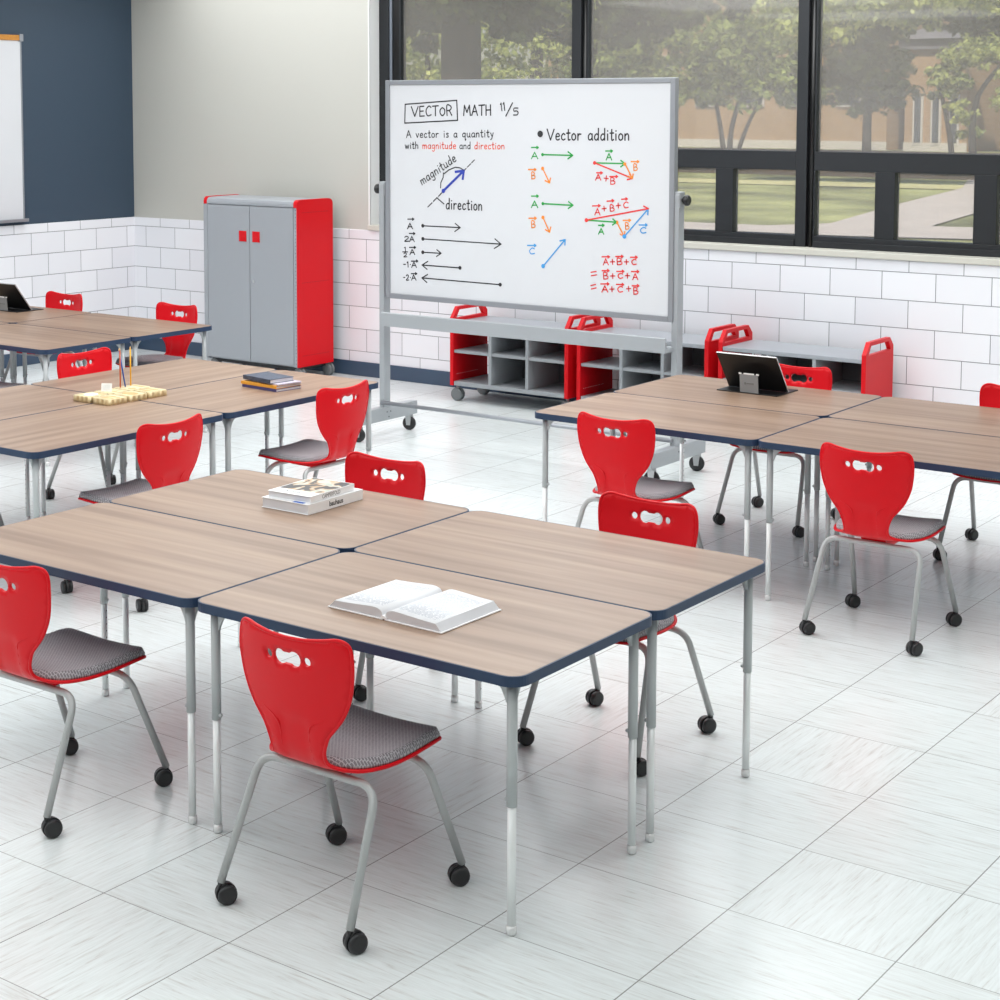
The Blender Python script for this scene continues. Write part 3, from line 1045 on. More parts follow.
lc(m, 'board_frame', M['bframe'], ws)

WRITING = [
  ('L', 'black', 0.011, [(0.151, 1.3), (0.574, 1.326), (0.581, 1.197), (0.147, 1.176), (0.151, 1.3)]),
  ('T', 'black', 0.013, 'VECTOR', (0.204, 1.22), (0.536, 1.229), 0.065),
  ('T', 'black', 0.013, 'MATH', (0.63, 1.228), (0.845, 1.231), 0.066),
  ('T', 'black', 0.011, '11', (0.921, 1.258), (0.957, 1.263), 0.05),
  ('L', 'black', 0.011, [(0.961, 1.226), (1.012, 1.31)]),
  ('T', 'black', 0.011, '5', (1.017, 1.232), (1.057, 1.232), 0.045),
  ('T', 'black', 0.009, 'A vector is a quantity', (0.162, 1.08), (0.867, 1.093), 0.047),
  ('T', 'black', 0.009, 'with', (0.151, 1.007), (0.261, 1.01), 0.044),
  ('T', 'vermilion', 0.009, 'magnitude', (0.295, 1.009), (0.568, 1.013), 0.044),
  ('T', 'black', 0.009, 'and', (0.597, 1.013), (0.685, 1.014), 0.043),
  ('T', 'vermilion', 0.009, 'direction', (0.716, 1.014), (0.951, 1.017), 0.043),
  ('T', 'black', 0.011, 'magnitude', (0.291, 0.769), (0.574, 0.936), 0.057),
  ('L', 'black', 0.01, [(0.444, 0.755), (0.446, 0.789), (0.465, 0.824), (0.468, 0.854)]),
  ('L', 'black', 0.01, [(0.474, 0.849), (0.514, 0.876), (0.565, 0.893), (0.604, 0.889), (0.629, 0.876)]),
  ('L', 'black', 0.009, [(0.339, 0.626), (0.374, 0.655)]),
  ('L', 'black', 0.009, [(0.385, 0.665), (0.416, 0.691)]),
  ('L', 'black', 0.009, [(0.428, 0.7), (0.454, 0.723)]),
  ('L', 'black', 0.009, [(0.626, 0.867), (0.65, 0.887)]),
  ('L', 'black', 0.009, [(0.661, 0.896), (0.687, 0.918)]),
  ('L', 'black', 0.009, [(0.694, 0.924), (0.716, 0.943)]),
  ('L', 'blue', 0.022, [(0.467, 0.736), (0.632, 0.872)]),
  ('L', 'blue', 0.022, [(0.623, 0.818), (0.632, 0.872), (0.565, 0.863)]),
  ('D', 'blue', (0.467, 0.736), 0.0147),
  ('L', 'black', 0.01, [(0.415, 0.688), (0.472, 0.651)]),
  ('T', 'black', 0.012, 'direction', (0.488, 0.619), (0.779, 0.62), 0.066),
  ('T', 'black', 0.01, 'A', (0.17, 0.474), (0.214, 0.476), 0.038),
  ('L', 'black', 0.01, [(0.171, 0.539), (0.223, 0.541)]),
  ('L', 'black', 0.01, [(0.211, 0.533), (0.223, 0.541), (0.211, 0.547)]),
  ('D', 'black', (0.297, 0.5), 0.0126),
  ('L', 'black', 0.01, [(0.297, 0.5), (0.604, 0.501)]),
  ('L', 'black', 0.01, [(0.56, 0.474), (0.604, 0.501), (0.563, 0.527)]),
  ('T', 'black', 0.01, '2', (0.144, 0.389), (0.183, 0.391), 0.034),
  ('T', 'black', 0.01, 'A', (0.187, 0.389), (0.228, 0.391), 0.036),
  ('L', 'black', 0.01, [(0.185, 0.444), (0.232, 0.446)]),
  ('L', 'black', 0.01, [(0.221, 0.438), (0.232, 0.446), (0.221, 0.452)]),
  ('D', 'black', (0.298, 0.413), 0.0126),
  ('L', 'black', 0.01, [(0.298, 0.413), (0.927, 0.409)]),
  ('L', 'black', 0.01, [(0.874, 0.378), (0.927, 0.409), (0.879, 0.441)]),
  ('T', 'black', 0.009, '1', (0.14, 0.323), (0.158, 0.324), 0.027),
  ('L', 'black', 0.009, [(0.128, 0.318), (0.171, 0.32)]),
  ('T', 'black', 0.009, '2', (0.137, 0.284), (0.166, 0.286), 0.027),
  ('T', 'black', 0.01, 'A', (0.19, 0.302), (0.232, 0.305), 0.036),
  ('L', 'black', 0.01, [(0.186, 0.351), (0.238, 0.354)]),
  ('L', 'black', 0.01, [(0.226, 0.346), (0.238, 0.354), (0.227, 0.36)]),
  ('D', 'black', (0.297, 0.324), 0.0126),
  ('L', 'black', 0.01, [(0.297, 0.324), (0.449, 0.325)]),
  ('L', 'black', 0.01, [(0.41, 0.302), (0.449, 0.325), (0.413, 0.347)]),
  ('T', 'black', 0.01, '-1·', (0.134, 0.216), (0.201, 0.22), 0.036),
  ('T', 'black', 0.01, 'A', (0.204, 0.218), (0.246, 0.22), 0.036),
  ('L', 'black', 0.01, [(0.201, 0.26), (0.256, 0.263)]),
  ('L', 'black', 0.01, [(0.244, 0.256), (0.256, 0.263), (0.244, 0.27)]),
  ('D', 'black', (0.603, 0.238), 0.0126),
  ('L', 'black', 0.01, [(0.603, 0.238), (0.291, 0.239)]),
  ('L', 'black', 0.01, [(0.339, 0.266), (0.291, 0.239), (0.333, 0.212)]),
  ('T', 'black', 0.01, '-2·', (0.132, 0.128), (0.2, 0.132), 0.036),
  ('T', 'black', 0.01, 'A', (0.203, 0.132), (0.242, 0.135), 0.036),
  ('L', 'black', 0.01, [(0.2, 0.176), (0.248, 0.179)]),
  ('L', 'black', 0.01, [(0.236, 0.171), (0.248, 0.179), (0.236, 0.185)]),
  ('D', 'black', (0.922, 0.148), 0.0126),
  ('L', 'black', 0.01, [(0.922, 0.148), (0.29, 0.153)]),
  ('L', 'black', 0.01, [(0.338, 0.179), (0.29, 0.153), (0.332, 0.125)]),
  ('D', 'black', (1.223, 1.116), 0.021),
  ('T', 'black', 0.014, 'Vector addition', (1.274, 1.079), (1.866, 1.085), 0.068),
  ('T', 'green', 0.011, 'A', (1.157, 0.959), (1.207, 0.96), 0.041),
  ('L', 'green', 0.011, [(1.157, 1.03), (1.209, 1.031)]),
  ('L', 'green', 0.011, [(1.197, 1.024), (1.209, 1.031), (1.197, 1.038)]),
  ('D', 'green', (1.241, 0.987), 0.0105),
  ('L', 'green', 0.012, [(1.241, 0.987), (1.464, 0.986)]),
  ('L', 'green', 0.012, [(1.429, 0.965), (1.464, 0.986), (1.43, 1.008)]),
  ('T', 'orange', 0.011, 'B', (1.159, 0.833), (1.187, 0.834), 0.042),
  ('L', 'orange', 0.011, [(1.135, 0.891), (1.192, 0.892)]),
  ('L', 'orange', 0.011, [(1.181, 0.885), (1.192, 0.892), (1.181, 0.899)]),
  ('D', 'orange', (1.242, 0.9), 0.0117),
  ('L', 'orange', 0.012, [(1.242, 0.9), (1.294, 0.812)]),
  ('L', 'orange', 0.012, [(1.261, 0.825), (1.294, 0.812), (1.301, 0.842)]),
  ('T', 'green', 0.011, 'A', (1.159, 0.651), (1.209, 0.653), 0.042),
  ('L', 'green', 0.011, [(1.159, 0.724), (1.211, 0.726)]),
  ('L', 'green', 0.011, [(1.2, 0.718), (1.211, 0.726), (1.199, 0.733)]),
  ('D', 'green', (1.246, 0.68), 0.0105),
  ('L', 'green', 0.012, [(1.246, 0.68), (1.468, 0.677)]),
  ('L', 'green', 0.012, [(1.433, 0.656), (1.468, 0.677), (1.435, 0.699)]),
  ('L', 'green', 0.012, [(1.623, 0.943), (1.838, 0.943)]),
  ('L', 'green', 0.012, [(1.808, 0.923), (1.838, 0.943), (1.808, 0.962)]),
  ('T', 'green', 0.011, 'A', (1.705, 0.962), (1.746, 0.963), 0.04),
  ('L', 'green', 0.011, [(1.701, 1.017), (1.749, 1.018)]),
  ('L', 'green', 0.011, [(1.739, 1.01), (1.749, 1.018), (1.738, 1.024)]),
  ('L', 'orange', 0.012, [(1.838, 0.943), (1.891, 0.855)]),
  ('L', 'orange', 0.012, [(1.862, 0.867), (1.891, 0.855), (1.896, 0.882)]),
  ('D', 'orange', (1.838, 0.941), 0.0105),
  ('T', 'orange', 0.011, 'B', (1.898, 0.903), (1.925, 0.904), 0.039),
  ('L', 'orange', 0.011, [(1.88, 0.956), (1.934, 0.957)]),
  ('L', 'orange', 0.011, [(1.924, 0.95), (1.934, 0.957), (1.924, 0.963)]),
  ('L', 'red', 0.012, [(1.623, 0.943), (1.891, 0.855)]),
  ('L', 'red', 0.012, [(1.855, 0.846), (1.891, 0.855), (1.871, 0.882)]),
  ('D', 'red', (1.623, 0.943), 0.0117),
  ('T', 'red', 0.011, 'A', (1.63, 0.837), (1.67, 0.838), 0.036),
  ('L', 'red', 0.011, [(1.638, 0.883), (1.679, 0.884)]),
  ('L', 'red', 0.011, [(1.668, 0.876), (1.679, 0.884), (1.668, 0.89)]),
  ('T', 'red', 0.011, '+', (1.689, 0.837), (1.72, 0.834), 0.032),
  ('T', 'red', 0.011, 'B', (1.736, 0.816), (1.769, 0.816), 0.039),
  ('L', 'red', 0.011, [(1.731, 0.862), (1.787, 0.864)]),
  ('L', 'red', 0.011, [(1.776, 0.856), (1.787, 0.864), (1.776, 0.87)]),
  ('T', 'orange', 0.011, 'B', (1.16, 0.525), (1.189, 0.526), 0.043),
  ('L', 'orange', 0.011, [(1.14, 0.584), (1.197, 0.586)]),
  ('L', 'orange', 0.011, [(1.185, 0.578), (1.197, 0.586), (1.185, 0.593)]),
  ('D', 'orange', (1.247, 0.593), 0.0117),
  ('L', 'orange', 0.012, [(1.247, 0.593), (1.297, 0.503)]),
  ('L', 'orange', 0.012, [(1.264, 0.517), (1.297, 0.503), (1.305, 0.535)]),
  ('T', 'sky', 0.011, 'C', (1.146, 0.357), (1.186, 0.359), 0.038),
  ('L', 'sky', 0.011, [(1.131, 0.411), (1.195, 0.414)]),
  ('L', 'sky', 0.011, [(1.183, 0.406), (1.195, 0.414), (1.183, 0.421)]),
  ('D', 'sky', (1.25, 0.286), 0.014),
  ('L', 'sky', 0.012, [(1.25, 0.286), (1.413, 0.461)]),
  ('L', 'sky', 0.012, [(1.411, 0.427), (1.413, 0.461), (1.374, 0.451)]),
  ('D', 'red', (1.567, 0.589), 0.0128),
  ('L', 'red', 0.012, [(1.567, 0.589), (2.004, 0.676)]),
  ('L', 'red', 0.012, [(1.98, 0.651), (2.004, 0.676), (1.97, 0.69)]),
  ('T', 'red', 0.011, 'A', (1.627, 0.623), (1.666, 0.624), 0.04),
  ('L', 'red', 0.011, [(1.61, 0.678), (1.665, 0.682)]),
  ('L', 'red', 0.011, [(1.654, 0.674), (1.665, 0.682), (1.653, 0.688)]),
  ('T', 'red', 0.011, '+', (1.68, 0.65), (1.71, 0.653), 0.03),
  ('T', 'red', 0.011, 'B', (1.735, 0.651), (1.766, 0.652), 0.038),
  ('L', 'red', 0.011, [(1.714, 0.711), (1.762, 0.716)]),
  ('L', 'red', 0.011, [(1.752, 0.708), (1.762, 0.716), (1.75, 0.722)]),
  ('T', 'red', 0.011, '+', (1.78, 0.672), (1.811, 0.675), 0.03),
  ('T', 'red', 0.011, 'C', (1.83, 0.674), (1.865, 0.675), 0.036),
  ('L', 'red', 0.011, [(1.816, 0.726), (1.857, 0.73)]),
  ('L', 'red', 0.011, [(1.847, 0.722), (1.857, 0.73), (1.846, 0.736)]),
  ('L', 'green', 0.012, [(1.567, 0.589), (1.783, 0.585)]),
  ('L', 'green', 0.012, [(1.754, 0.567), (1.783, 0.585), (1.756, 0.604)]),
  ('T', 'green', 0.011, 'A', (1.655, 0.506), (1.694, 0.507), 0.036),
  ('L', 'green', 0.011, [(1.654, 0.561), (1.695, 0.563)]),
  ('L', 'green', 0.011, [(1.684, 0.555), (1.695, 0.563), (1.683, 0.569)]),
  ('L', 'orange', 0.012, [(1.785, 0.585), (1.837, 0.502)]),
  ('L', 'orange', 0.012, [(1.808, 0.514), (1.837, 0.502), (1.842, 0.531)]),
  ('D', 'orange', (1.785, 0.585), 0.0117),
  ('T', 'orange', 0.011, 'B', (1.845, 0.545), (1.872, 0.547), 0.039),
  ('L', 'orange', 0.011, [(1.828, 0.598), (1.881, 0.601)]),
  ('L', 'orange', 0.011, [(1.87, 0.593), (1.881, 0.601), (1.87, 0.607)]),
  ('L', 'sky', 0.012, [(1.839, 0.501), (2.002, 0.674)]),
  ('L', 'sky', 0.012, [(2.0, 0.639), (2.002, 0.674), (1.963, 0.666)]),
  ('D', 'sky', (1.839, 0.501), 0.014),
  ('T', 'sky', 0.011, 'C', (1.95, 0.526), (1.991, 0.528), 0.035),
  ('L', 'sky', 0.011, [(1.94, 0.575), (1.996, 0.577)]),
  ('L', 'sky', 0.011, [(1.986, 0.57), (1.996, 0.577), (1.985, 0.584)]),
  ('T', 'red', 0.011, 'A', (1.691, 0.318), (1.729, 0.321), 0.039),
  ('L', 'red', 0.011, [(1.681, 0.368), (1.735, 0.371)]),
  ('L', 'red', 0.011, [(1.724, 0.363), (1.735, 0.371), (1.723, 0.377)]),
  ('T', 'red', 0.011, 'B', (1.788, 0.326), (1.826, 0.328), 0.038),
  ('L', 'red', 0.011, [(1.779, 0.375), (1.831, 0.378)]),
  ('L', 'red', 0.011, [(1.82, 0.37), (1.831, 0.378), (1.82, 0.384)]),
  ('T', 'red', 0.011, 'C', (1.892, 0.332), (1.925, 0.333), 0.033),
  ('L', 'red', 0.011, [(1.882, 0.376), (1.93, 0.378)]),
  ('L', 'red', 0.011, [(1.919, 0.371), (1.93, 0.378), (1.919, 0.385)]),
  ('T', 'red', 0.011, '+', (1.742, 0.326), (1.773, 0.328), 0.031),
  ('T', 'red', 0.011, '+', (1.84, 0.332), (1.87, 0.333), 0.03),
  ('T', 'red', 0.011, '=', (1.606, 0.243), (1.645, 0.249), 0.031),
  ('T', 'red', 0.011, 'B', (1.693, 0.232), (1.727, 0.234), 0.04),
  ('L', 'red', 0.011, [(1.683, 0.283), (1.733, 0.286)]),
  ('L', 'red', 0.011, [(1.722, 0.278), (1.733, 0.286), (1.722, 0.293)]),
  ('T', 'red', 0.011, 'C', (1.796, 0.242), (1.832, 0.244), 0.031),
  ('L', 'red', 0.011, [(1.786, 0.284), (1.838, 0.287)]),
  ('L', 'red', 0.011, [(1.827, 0.28), (1.838, 0.287), (1.826, 0.294)]),
  ('T', 'red', 0.011, 'A', (1.9, 0.24), (1.937, 0.242), 0.038),
  ('L', 'red', 0.011, [(1.89, 0.289), (1.942, 0.292)]),
  ('L', 'red', 0.011, [(1.931, 0.284), (1.942, 0.292), (1.931, 0.298)]),
  ('T', 'red', 0.011, '+', (1.744, 0.24), (1.775, 0.241), 0.03),
  ('T', 'red', 0.011, '+', (1.848, 0.248), (1.879, 0.25), 0.03),
  ('T', 'red', 0.011, '=', (1.608, 0.161), (1.644, 0.169), 0.031),
  ('T', 'red', 0.011, 'A', (1.683, 0.151), (1.727, 0.153), 0.038),
  ('L', 'red', 0.011, [(1.673, 0.2), (1.732, 0.204)]),
  ('L', 'red', 0.011, [(1.721, 0.196), (1.732, 0.204), (1.721, 0.211)]),
  ('T', 'red', 0.011, 'C', (1.795, 0.157), (1.832, 0.159), 0.036),
  ('L', 'red', 0.011, [(1.785, 0.204), (1.837, 0.207)]),
  ('L', 'red', 0.011, [(1.826, 0.199), (1.837, 0.207), (1.826, 0.213)]),
  ('T', 'red', 0.011, 'B', (1.907, 0.153), (1.939, 0.155), 0.039),
  ('L', 'red', 0.011, [(1.897, 0.203), (1.944, 0.206)]),
  ('L', 'red', 0.011, [(1.933, 0.198), (1.944, 0.206), (1.933, 0.213)]),
  ('T', 'red', 0.011, '+', (1.74, 0.158), (1.771, 0.16), 0.031),
  ('T', 'red', 0.011, '+', (1.858, 0.168), (1.888, 0.17), 0.031),
]
GL = {
 'V': (.75, [[(0, 1), (.36, 0), (.75, .98)]]), 'E': (.55, [[(.5, 1), (.05, .98), (.03, 0), (.52, .02)], [(.04, .5), (.42, .52)]]),
 'C': (.6, [[(.58, .85), (.35, 1), (.08, .7), (.04, .35), (.22, .02), (.58, .12)]]), 'T': (.62, [[(0, .97), (.64, 1)], [(.32, 1), (.3, 0)]]),
 'O': (.6, [[(.3, .8), (.08, .6), (.06, .25), (.28, .0), (.52, .2), (.54, .6), (.3, .8)]]), 'R': (.58, [[(.06, 0), (.05, 1), (.4, .98), (.52, .75), (.35, .52), (.06, .48)], [(.3, .5), (.56, 0)]]),
 'M': (.78, [[(0, 0), (.1, 1), (.38, .3), (.66, 1), (.76, 0)]]), 'A': (.68, [[(0, 0), (.34, 1), (.66, 0)], [(.12, .36), (.56, .38)]]),
 'H': (.58, [[(.04, 1), (.04, 0)], [(.54, 1), (.54, 0)], [(.04, .5), (.54, .52)]]), 'B': (.55, [[(.05, 0), (.06, 1), (.38, .95), (.45, .75), (.3, .54), (.08, .5)], [(.3, .54), (.52, .38), (.5, .12), (.3, .0), (.05, 0)]]),
 '1': (.3, [[(.06, .82), (.2, 1), (.2, 0)]]), '2': (.52, [[(.05, .8), (.22, 1), (.44, .85), (.36, .5), (.02, .03), (.5, .05)]]),
 '5': (.52, [[(.48, 1), (.1, .98), (.08, .58), (.36, .6), (.5, .35), (.38, .05), (.04, .03)]]),
 '+': (.6, [[(.0, .45), (.6, .48)], [(.3, .95), (.3, -.05)]]), '=': (.6, [[(.0, .8), (.6, .86)], [(.0, .12), (.6, .18)]]),
 '-': (.4, [[(.06, .5), (.36, .51)]]), '·': (.25, [[(.1, .48), (.15, .5)]]), ' ': (.42, []),
 'a': (.5, [[(.42, .5), (.24, .58), (.06, .38), (.08, .08), (.26, .02), (.42, .22), (.43, .56)], [(.43, .5), (.44, .06), (.5, .0)]]),
 'c': (.44, [[(.4, .48), (.24, .58), (.07, .4), (.06, .14), (.22, .0), (.42, .1)]]), 'd': (.5, [[(.42, .45), (.26, .56), (.07, .38), (.07, .1), (.24, .0), (.42, .2)], [(.44, 1.05), (.43, 0)]]),
 'e': (.46, [[(.06, .3), (.4, .34), (.36, .54), (.2, .58), (.06, .38), (.08, .1), (.24, .0), (.42, .08)]]),
 'g': (.5, [[(.42, .48), (.25, .58), (.07, .4), (.08, .12), (.26, .06), (.42, .24)], [(.43, .55), (.42, -.2), (.26, -.38), (.06, -.28)]]),
 'h': (.48, [[(.06, 1.02), (.05, 0)], [(.05, .36), (.24, .56), (.4, .44), (.41, 0)]]), 'i': (.2, [[(.1, .55), (.1, 0)], [(.1, .8), (.11, .84)]]),
 'm': (.72, [[(.05, .55), (.05, 0)], [(.05, .38), (.2, .56), (.34, .44), (.35, 0)], [(.35, .38), (.5, .56), (.64, .44), (.66, 0)]]),
 'n': (.48, [[(.05, .56), (.05, 0)], [(.05, .36), (.24, .57), (.4, .44), (.41, 0)]]), 'o': (.48, [[(.24, .58), (.07, .42), (.07, .12), (.24, .0), (.42, .14), (.42, .44), (.24, .58)]]),
 'q': (.5, [[(.42, .48), (.25, .58), (.07, .4), (.08, .12), (.26, .04), (.42, .24)], [(.43, .56), (.42, -.4), (.52, -.28)]]),
 'r': (.4, [[(.06, .56), (.06, 0)], [(.06, .34), (.2, .54), (.38, .52)]]), 's': (.4, [[(.36, .5), (.2, .58), (.08, .46), (.3, .26), (.34, .1), (.18, .0), (.05, .06)]]),
 't': (.36, [[(.18, .95), (.17, .08), (.28, .0), (.36, .06)], [(.0, .62), (.36, .64)]]), 'u': (.5, [[(.06, .56), (.07, .12), (.22, .0), (.4, .16)], [(.42, .56), (.42, .06), (.5, .0)]]),
 'v': (.44, [[(.03, .56), (.2, .0), (.42, .56)]]), 'w': (.64, [[(.03, .56), (.16, .0), (.32, .5), (.46, .0), (.62, .56)]]), 'y': (.46, [[(.05, .56), (.22, .1)], [(.42, .56), (.2, -.22), (.04, -.36)]]),
}
CURVY = set('COR25Bacdeghmnoqrstuy')
def ribbon(m, pts, w, y, mi):
    P = [Vector(pts[0])]
    for p in pts[1:]:
        if (Vector(p) - P[-1]).length > 1e-4: P.append(Vector(p))
    if len(P) < 2: return
    # split at sharp corners so that every strip stays flat and smooth
    runs = [[P[0]]]
    for k in range(1, len(P)):
        runs[-1].append(P[k])
        if k < len(P) - 1:
            u, v = (P[k] - P[k - 1]).normalized(), (P[k + 1] - P[k]).normalized()
            if u.dot(v) < .5: runs.append([P[k]])
    for q, r in enumerate(runs):
        prev = None
        yy = y - q * .00006
        for k, p in enumerate(r):
            d = (r[min(k + 1, len(r) - 1)] - r[max(k - 1, 0)]).normalized()
            if k == 0: p = p - d * w * .35
            if k == len(r) - 1: p = p + d * w * .35
            n = Vector((-d.y, d.x)) * w / 2
            cur = [m.bm.verts.new((BX0 + .011 + c.x, yy, BZ0 + c.y)) for c in (p + n, p - n)]
            if prev: m.bm.faces.new((prev[0], prev[1], cur[1], cur[0])).material_index = mi
            prev = cur
def dot(m, p, r, y, mi):
    m.bm.faces.new([m.bm.verts.new((BX0 + .011 + p[0] + r * math.cos(2 * PI * k / 14), y, BZ0 + p[1] + r * math.sin(2 * PI * k / 14))) for k in range(14)]).material_index = mi
groups = {}
def gm(name):
    if name not in groups: groups[name] = MB()
    return groups[name]
cols = ['black', 'red', 'vermilion', 'green', 'orange', 'blue', 'sky']
def zone(p):
    x, z = p
    if x < 1.0:
        if z > 1.13: return 'handwritten_heading'
        if z > .93 : return 'handwritten_definition'
        if z > .53: return 'magnitude_sketch'
        return 'vector_list'
    if z > 1.0 and False: return ''
    return 'addition_equations' if (z < .32 and x > 1.5) else ('vector_addition_sketch' if x > 1.38 and z < 1.02 else 'vector_addition_notes')
layer = 0
for it in WRITING:
    layer += 1
    y = BY - .0048 - (layer % 9) * .0002
    mi = cols.index(it[1])
    if it[0] == 'L':
        ribbon(gm(zone(it[3][0])), it[3], it[2] * .75, y, mi)
    elif it[0] == 'D':
        dot(gm(zone(it[2])), it[2], max(it[3], .007), y - .0003, mi)
    else:
        _, c_, w, s, a, b, h = it
        a, b = Vector(a), Vector(b)
        tot = sum(GL[ch][0] for ch in s) + .14 * (len(s) - 1)
        L = (b - a).length; d = (b - a).normalized(); n = Vector((-d.y, d.x))
        k = L / tot; x = 0
        for ch in s:
            for st in GL[ch][1]:
                pts = catmull([Vector(p) for p in st], 4) if ch in CURVY and len(st) > 2 else [Vector(p) for p in st]
                ribbon(gm(zone(a)), [a + d * (x + p.x) * k + n * p.y * h for p in pts], w * .66, y, mi)
            x += GL[ch][0] + .14
for nm, mb in groups.items():
    lc(mb, nm + '_lettering', [M['mk_' + c] for c in cols], ws)

# ------------------------------------------------------------------ wall board on the navy wall
wbd = thing('wall_whiteboard', 'white wall board with orange cork rail hanging on the navy wall', 'whiteboard', (XL + .02, 8.55, 2.04))
m = MB(); m.box(XL + .002, XL + .022, 7.36, 9.742, 1.262, 2.80, .003); lc(m, 'board_panel', M['board'], wbd)
m = MB(); m.box(XL + .002, XL + .035, 7.35, 9.735, 2.792, 2.838, .003)
lc(m, 'cork_rail', M['cork'], wbd)
m = MB(); m.box(XL + .002, XL + .042, 9.722, 9.762, 2.785, 2.846, .004); lc(m, 'rail_end_cap', M['bframe'], wbd)
m = MB(); m.box(XL + .002, XL + .07, 7.35, 9.76, 1.248, 1.264, .003); m.box(XL + .06, XL + .07, 7.35, 9.76, 1.258, 1.275, .002)
lc(m, 'pen_tray', M['bframe'], wbd)
m = MB(); m.box(XL + .002, XL + .028, 9.738, 9.75, 1.26, 2.80, .002); lc(m, 'side_trim', M['bframe'], wbd)

# ------------------------------------------------------------------ books and tools on the tables
T0 = TH + .0005
ob = thing('open_book', 'open white hardcover book lying on the nearest table', 'book', (-3.122, 4.05, T0), R(-1))
m = MB()
D2 = .145
def leafpile(s):
    # cross-section of one half of the open book
    top = catmull([(.004, .010), (.012, .026), (.035, .033), (.08, .031), (.14, .027), (.192, .025)], 4)
    return [(s * p.x, p.y) for p in top] + [(s * .214, .004), (s * .004, .004)]
for s in (-1, 1):
    p = leafpile(s)
    n = len(p)
    A = [m.bm.verts.new((x, -D2, z)) for x, z in p]; B = [m.bm.verts.new((x * (1 if abs(x) < .1 else .99), D2, z)) for x, z in p]
    m.bm.faces.new(A).material_index = 1; m.bm.faces.new(B).material_index = 1
    for i in range(n):
        f = m.bm.faces.new((A[i], A[(i + 1) % n], B[(i + 1) % n], B[i]))
        f.material_index = 0 if i < n - 3 else 1
        f.smooth = i < n - 3
m.build('pages', [M['page'], M['pagesides']], ob)
m = MB(); m.box(-.218, -.004, -D2 - .003, D2 + .003, 0, .004, .001); m.box(.004, .218, -D2 - .003, D2 + .003, 0, .004, .001)
pr_ = [(.012 * math.cos(R(a)), .004 + .010 * math.sin(R(a))) for a in range(0, 181, 20)]
m.prism(pr_, -D2 - .003, -D2 + .012, 'y')
m.build('cover', M['bookwhite'], ob)

def closed_book(name, label, loc, rz, w, d, h, cov, pages=None, group=None, ct=.0022, spine='x'):
    # w along x (spine at +x when spine=='x'), d along y (spine at -y when spine=='y')
    b = thing(name, label, 'book', loc, rz, group)
    m = MB()
    if spine == 'x':
        m.box(-w / 2, w / 2, -d / 2, d / 2, 0, ct, .0006); m.box(-w / 2, w / 2, -d / 2, d / 2, h - ct, h, .0006)
        m.box(w / 2 - ct, w / 2, -d / 2, d / 2, 0, h, .0008)
    else:
        m.box(-w / 2, w / 2, -d / 2, d / 2, 0, ct, .0006); m.box(-w / 2, w / 2, -d / 2, d / 2, h - ct, h, .0006)
        m.box(-w / 2, w / 2, -d / 2, -d / 2 + ct, 0, h, .0008)
    m.build('cover', cov, b)
    m = MB()
    if spine == 'x':
        m.box(-w / 2 + .003, w / 2 - ct, -d / 2 + .003, d / 2 - .003, ct, h - ct)
    else:
        m.box(-w / 2 + .003, w / 2 - .003, -d / 2 + ct, d / 2 - .003, ct, h - ct)
    m.build('page_block', M['pagesides'], b)
    return b
def text_obj(s, size, mat_, parent, loc, rot, name='lettering', bold=0, sx=1):
    cu = bpy.data.curves.new(name, 'FONT')
    cu.body = s; cu.size = size; cu.align_x = 'CENTER'; cu.align_y = 'CENTER'; cu.extrude = .0002; cu.offset = bold
    o = bpy.data.objects.new(name, cu); col.objects.link(o)
    dg = bpy.context.evaluated_depsgraph_get()
    me = bpy.data.meshes.new_from_object(o.evaluated_get(dg))
    bpy.data.objects.remove(o)
    me.materials.clear(); me.materials.append(mat_)
    o = bpy.data.objects.new(name, me); col.objects.link(o)
    o.parent = parent; o.location = loc; o.rotation_euler = rot; o.scale = (sx, 1, 1)
    return o
bw, bd, bh = .23, .326, .039
b1 = closed_book('hardcover_book', 'larger white book with black spine lettering, lower of the two stacked on the table', (-4.278, 4.915, T0), R(1), bw, bd, bh, M['bookwhite'])
text_obj('bauhaus', .027, M['ink'], b1, (bw / 2 + .0002, .0, bh / 2), (PI / 2, 0, PI / 2), bold=.0006, sx=.95)
m = MB(); m.box(.035, .085, -bd / 2 + .003, -bd / 2 + .03, bh, bh + .0006); m.build('cover_mark', M['ink_blue'], b1)
uw, ud, uh = .205, .272, .025
b2 = closed_book('hardcover_book', 'white book with photograph on its cover, upper of the two stacked on the table', (-4.276, 4.905, T0 + bh + .0008), R(3), uw, ud, uh, M['bookwhite'])
m = MB(); m.box(-uw / 2 + .006, uw / 2 - .004, -ud / 2 + .062, ud / 2 - .006, uh, uh + .0004); m.build('cover_picture', M['cover'], b2)
text_obj('CAMPERFOLD', .021, M['ink_grey'], b2, (uw / 2 + .0002, -.01, uh / 2 - .001), (PI / 2, 0, PI / 2), sx=.85)
text_obj('O CASABLANCA BAUKUNST A', .012, M['ink'], b2, (0, -ud / 2 + .034, uh + .0004), (0, 0, 0), sx=1.0)

